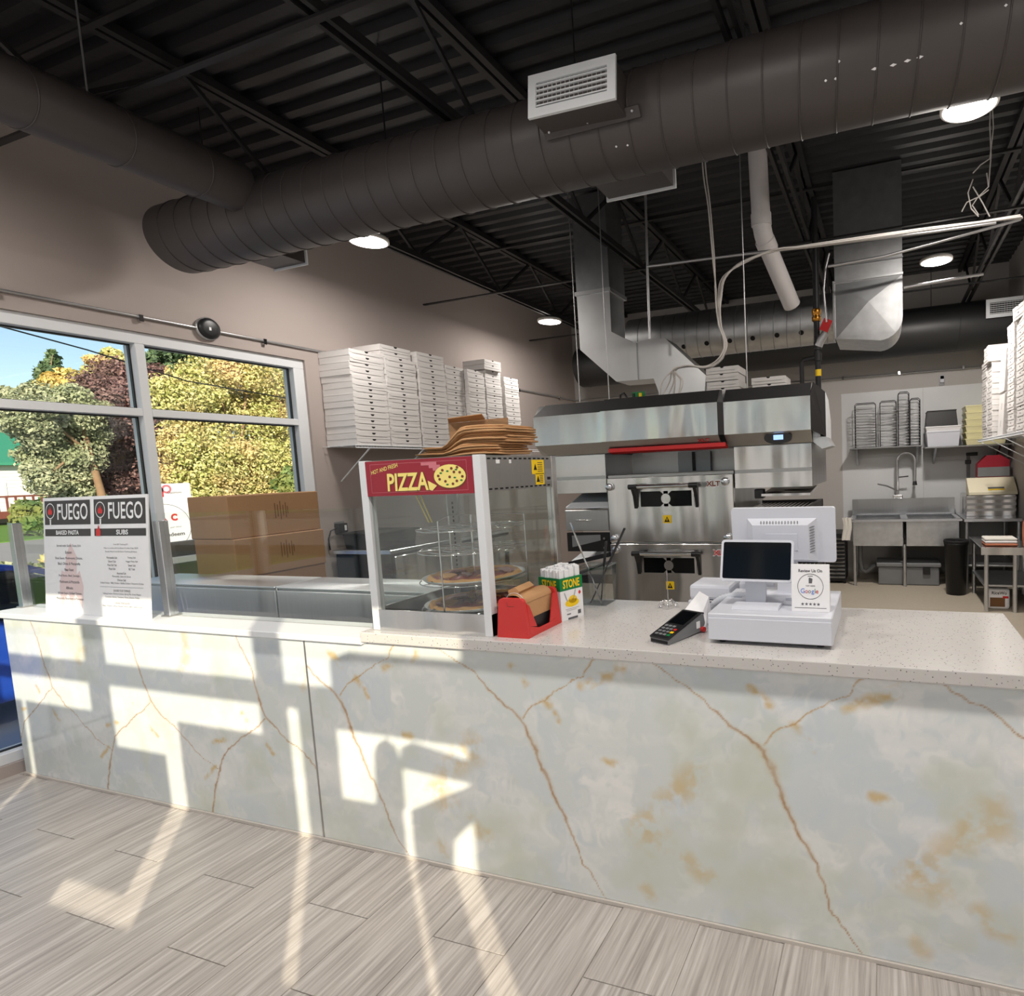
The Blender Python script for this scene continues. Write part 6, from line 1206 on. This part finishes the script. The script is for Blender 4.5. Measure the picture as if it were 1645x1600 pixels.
# ---- white banner sign
bs = thing('banner_sign', 'white standing advertising sign with red logo and circle outside the window', 'sign', (-13.5, 6, GZ)); sx_ = -13.5
A = P(235, 778, 0, sx_); Bq = P(306, 778, 0, sx_); zl = P(310, 872, 0, sx_).z; ya, ye = A.y, Bq.y
MB().rbox(sx_-.08, sx_, ya, ye, zl, A.z, .02, 2).build('panel', 'white_board', bs); MB().box(sx_-.06, sx_+.01, ya+.05, ye-.05, GZ+.06, zl).build('stem', 'grey_plastic', bs); MB().rbox(sx_-.25, sx_+.2, ya-.05, ye+.05, GZ, GZ+.06, .02, 2).build('base', 'grey_plastic', bs)
Yn = (0, 1, 0); zc_ = lambda v: P(290, v, 0, sx_).z; yc_ = lambda u: P(u, 825, 0, sx_).y
KS = 13.5/7
text('Optimum', bs, (sx_, yc_(284), zc_(791)), Yn, Z, .13*KS, .03*KS, 'charcoal_print', off=.004); flat(bs, (sx_, yc_(262), zc_(790)), Yn, Z, rect(.05*KS, .09*KS), 'red_print', 'logo_block', .002)
text('C', bs, (sx_, yc_(279), zc_(830)), Yn, Z, .06*KS, .075*KS, 'red_print', off=.003, bold=.06); text('redeem', bs, (sx_, yc_(277), zc_(857)), Yn, Z, .18*KS, .04*KS, 'charcoal_print', off=.003, bold=.02); text('per litre', bs, (sx_, yc_(280), zc_(846)), Yn, Z, .10*KS, .018*KS, 'grey_print', off=.003)
flat(bs, (sx_, yc_(262), zc_(845)), Yn, Z, ring(.237*KS, .242*KS), 'grey_print', 'circle', .002); flat(bs, (sx_, yc_(258), zc_(836)), Yn, Z, ring(.03*KS, .05*KS), 'red_print', 'digit', .002); flat(bs, (sx_, yc_(272), zc_(780)), Yn, Z, ring(.025*KS, .045*KS, 0, -.06), 'pink_print', 'top_mark', .002)
# ---- timber rail by the window
tr_ = thing('timber_rail', 'weathered timber barrier rail outside the window', 'rail', (-5.6, 1.4, GZ)); 
for z in (.78, .96): MB().rbox(-5.55, -5.47, .95, 2.05, z, z+.12, .006, 1).build('rail', 'weathered', tr_)
for y in (1.0, 1.95): MB().rbox(-5.62, -5.55, y-.05, y+.05, GZ, 1.10, .006, 1).build('post', 'weathered', tr_)
# ---- parked blue car
car = local('parked_car', 'blue parked car outside the window beside the counter end', 'car', (-7.85, .78, GZ), (0, 0, 0))
def loft(secs, m, name, parent, cap=True):
    n = len(secs[0]); mb = MB(); vs = [p for s in secs for p in s]; fs = [(i*n+k, i*n+(k+1) % n, (i+1)*n+(k+1) % n, (i+1)*n+k) for i in range(len(secs)-1) for k in range(n)]
    mb.add(vs, fs, True)
    if cap: mb.add(secs[0], [tuple(range(n))]); mb.add(secs[-1], [tuple(range(n-1, -1, -1))])
    return mb.build(name, m, parent)
def section(y, hw, z0, z1, rnd=.12, n=6):
    pts = []
    for sx2, sz2, a0 in ((1, 0, -math.pi/2), (1, 1, 0), (-1, 1, math.pi/2), (-1, 0, math.pi)):
        for i in range(n): a = a0+math.pi/2*i/(n-1); pts.append((sx2*(hw-rnd)+rnd*math.cos(a), y, (z1-rnd if sz2 else z0+rnd)+rnd*math.sin(a)))
    return pts
loft([section(y, hw, z0, z1, min(.12, (z1-z0)/2.2)) for y, hw, z0, z1 in ((-2.2, .70, .35, .62), (-2.1, .82, .25, .80), (-1.5, .88, .22, .90), (-.6, .89, .22, .92), (.6, .89, .22, .90), (1.2, .88, .22, .84), (1.9, .84, .24, .72), (2.15, .70, .32, .58))], 'car_blue', 'body', car)
loft([section(y, hw, .85, z1, .07) for y, hw, z1 in ((-1.75, .66, .95), (-1.15, .70, 1.30), (-.3, .71, 1.38), (.35, .70, 1.34), (1.25, .68, .92))], 'car_glass', 'windows', car)
loft([section(y, hw, z0, z1, .04) for y, hw, z0, z1 in ((-1.25, .66, 1.27, 1.345), (-.9, .69, 1.33, 1.41), (-.3, .70, 1.35, 1.43), (.25, .69, 1.32, 1.40), (.5, .66, 1.25, 1.33))], 'car_blue', 'roof', car)
for s in (-1, 1):
    for y, z in ((-1.2, .4), (-.25, .4)): pass
    MB().bar((s*.70, .42, 1.34), (s*.74, 1.28, .90), .05, .05).build('pillar', 'car_blue', car); MB().bar((s*.70, -1.2, 1.31), (s*.72, -1.75, .92), .08, .05).build('pillar', 'car_blue', car); MB().bar((s*.725, -.35, 1.38), (s*.745, -.35, .88), .05, .05).build('pillar', 'dark_plastic', car)
    for y in (-1.35, 1.35): w = MB().lathe([(.20, -.10), (.30, -.10), (.32, -.06), (.32, .06), (.30, .10), (.20, .10)], (s*.80, y, .32), 24, 'x').build('tyre', 'tyre', car); MB().lathe([(0, s*.07), (.06, s*.09), (.19, s*.08), (.21, s*.10)], (s*.80, y, .32), 20, 'x').build('rim', 'conduit', w)
    MB().rbox(s*.90-.07, s*.90+.07, .70, .82, .90, 1.0, .03, 2).build('mirror', 'car_blue', car); MB().rbox(s*.62-.14, s*.62+.14, 2.02, 2.14, .52, .64, .03, 2).build('headlamp', 'conduit', car)

# ---- street side, seen only in the reflections of the steel
for x0, x1, h, m, lb in ((-26, -8, 5.5, 'siding', 'pale two-storey building across the street'), (-5, 12, 4.6, 'weathered', 'low tan shop building across the street'), (15, 34, 6.2, 'siding', 'white building at the end of the street')):
    o = thing('street_building', lb, 'building', ((x0+x1)/2, -30, GZ+.25)); MB().box(x0, x1, -38, -30, GZ+.25, h).build('walls', m, o); MB().box(x0-.3, x1+.3, -38.3, -29.7, h, h+.35).build('roof_edge', 'charcoal_print', o)
    x = x0+1.2
    while x+1.6 < x1:
        w = MB().box(x, x+1.5, -30, -29.95, .8, 2.6).build('window_frame', 'white_metal', o); MB().box(x+.1, x+1.4, -29.95, -29.94, .9, 2.5).build('window_pane', 'car_glass', w); x += 3
MB().box(-60, 60, -24, -10, GZ+.25, GZ+.27).build('street', 'road', kind='structure', label='grey street in front of the shop')
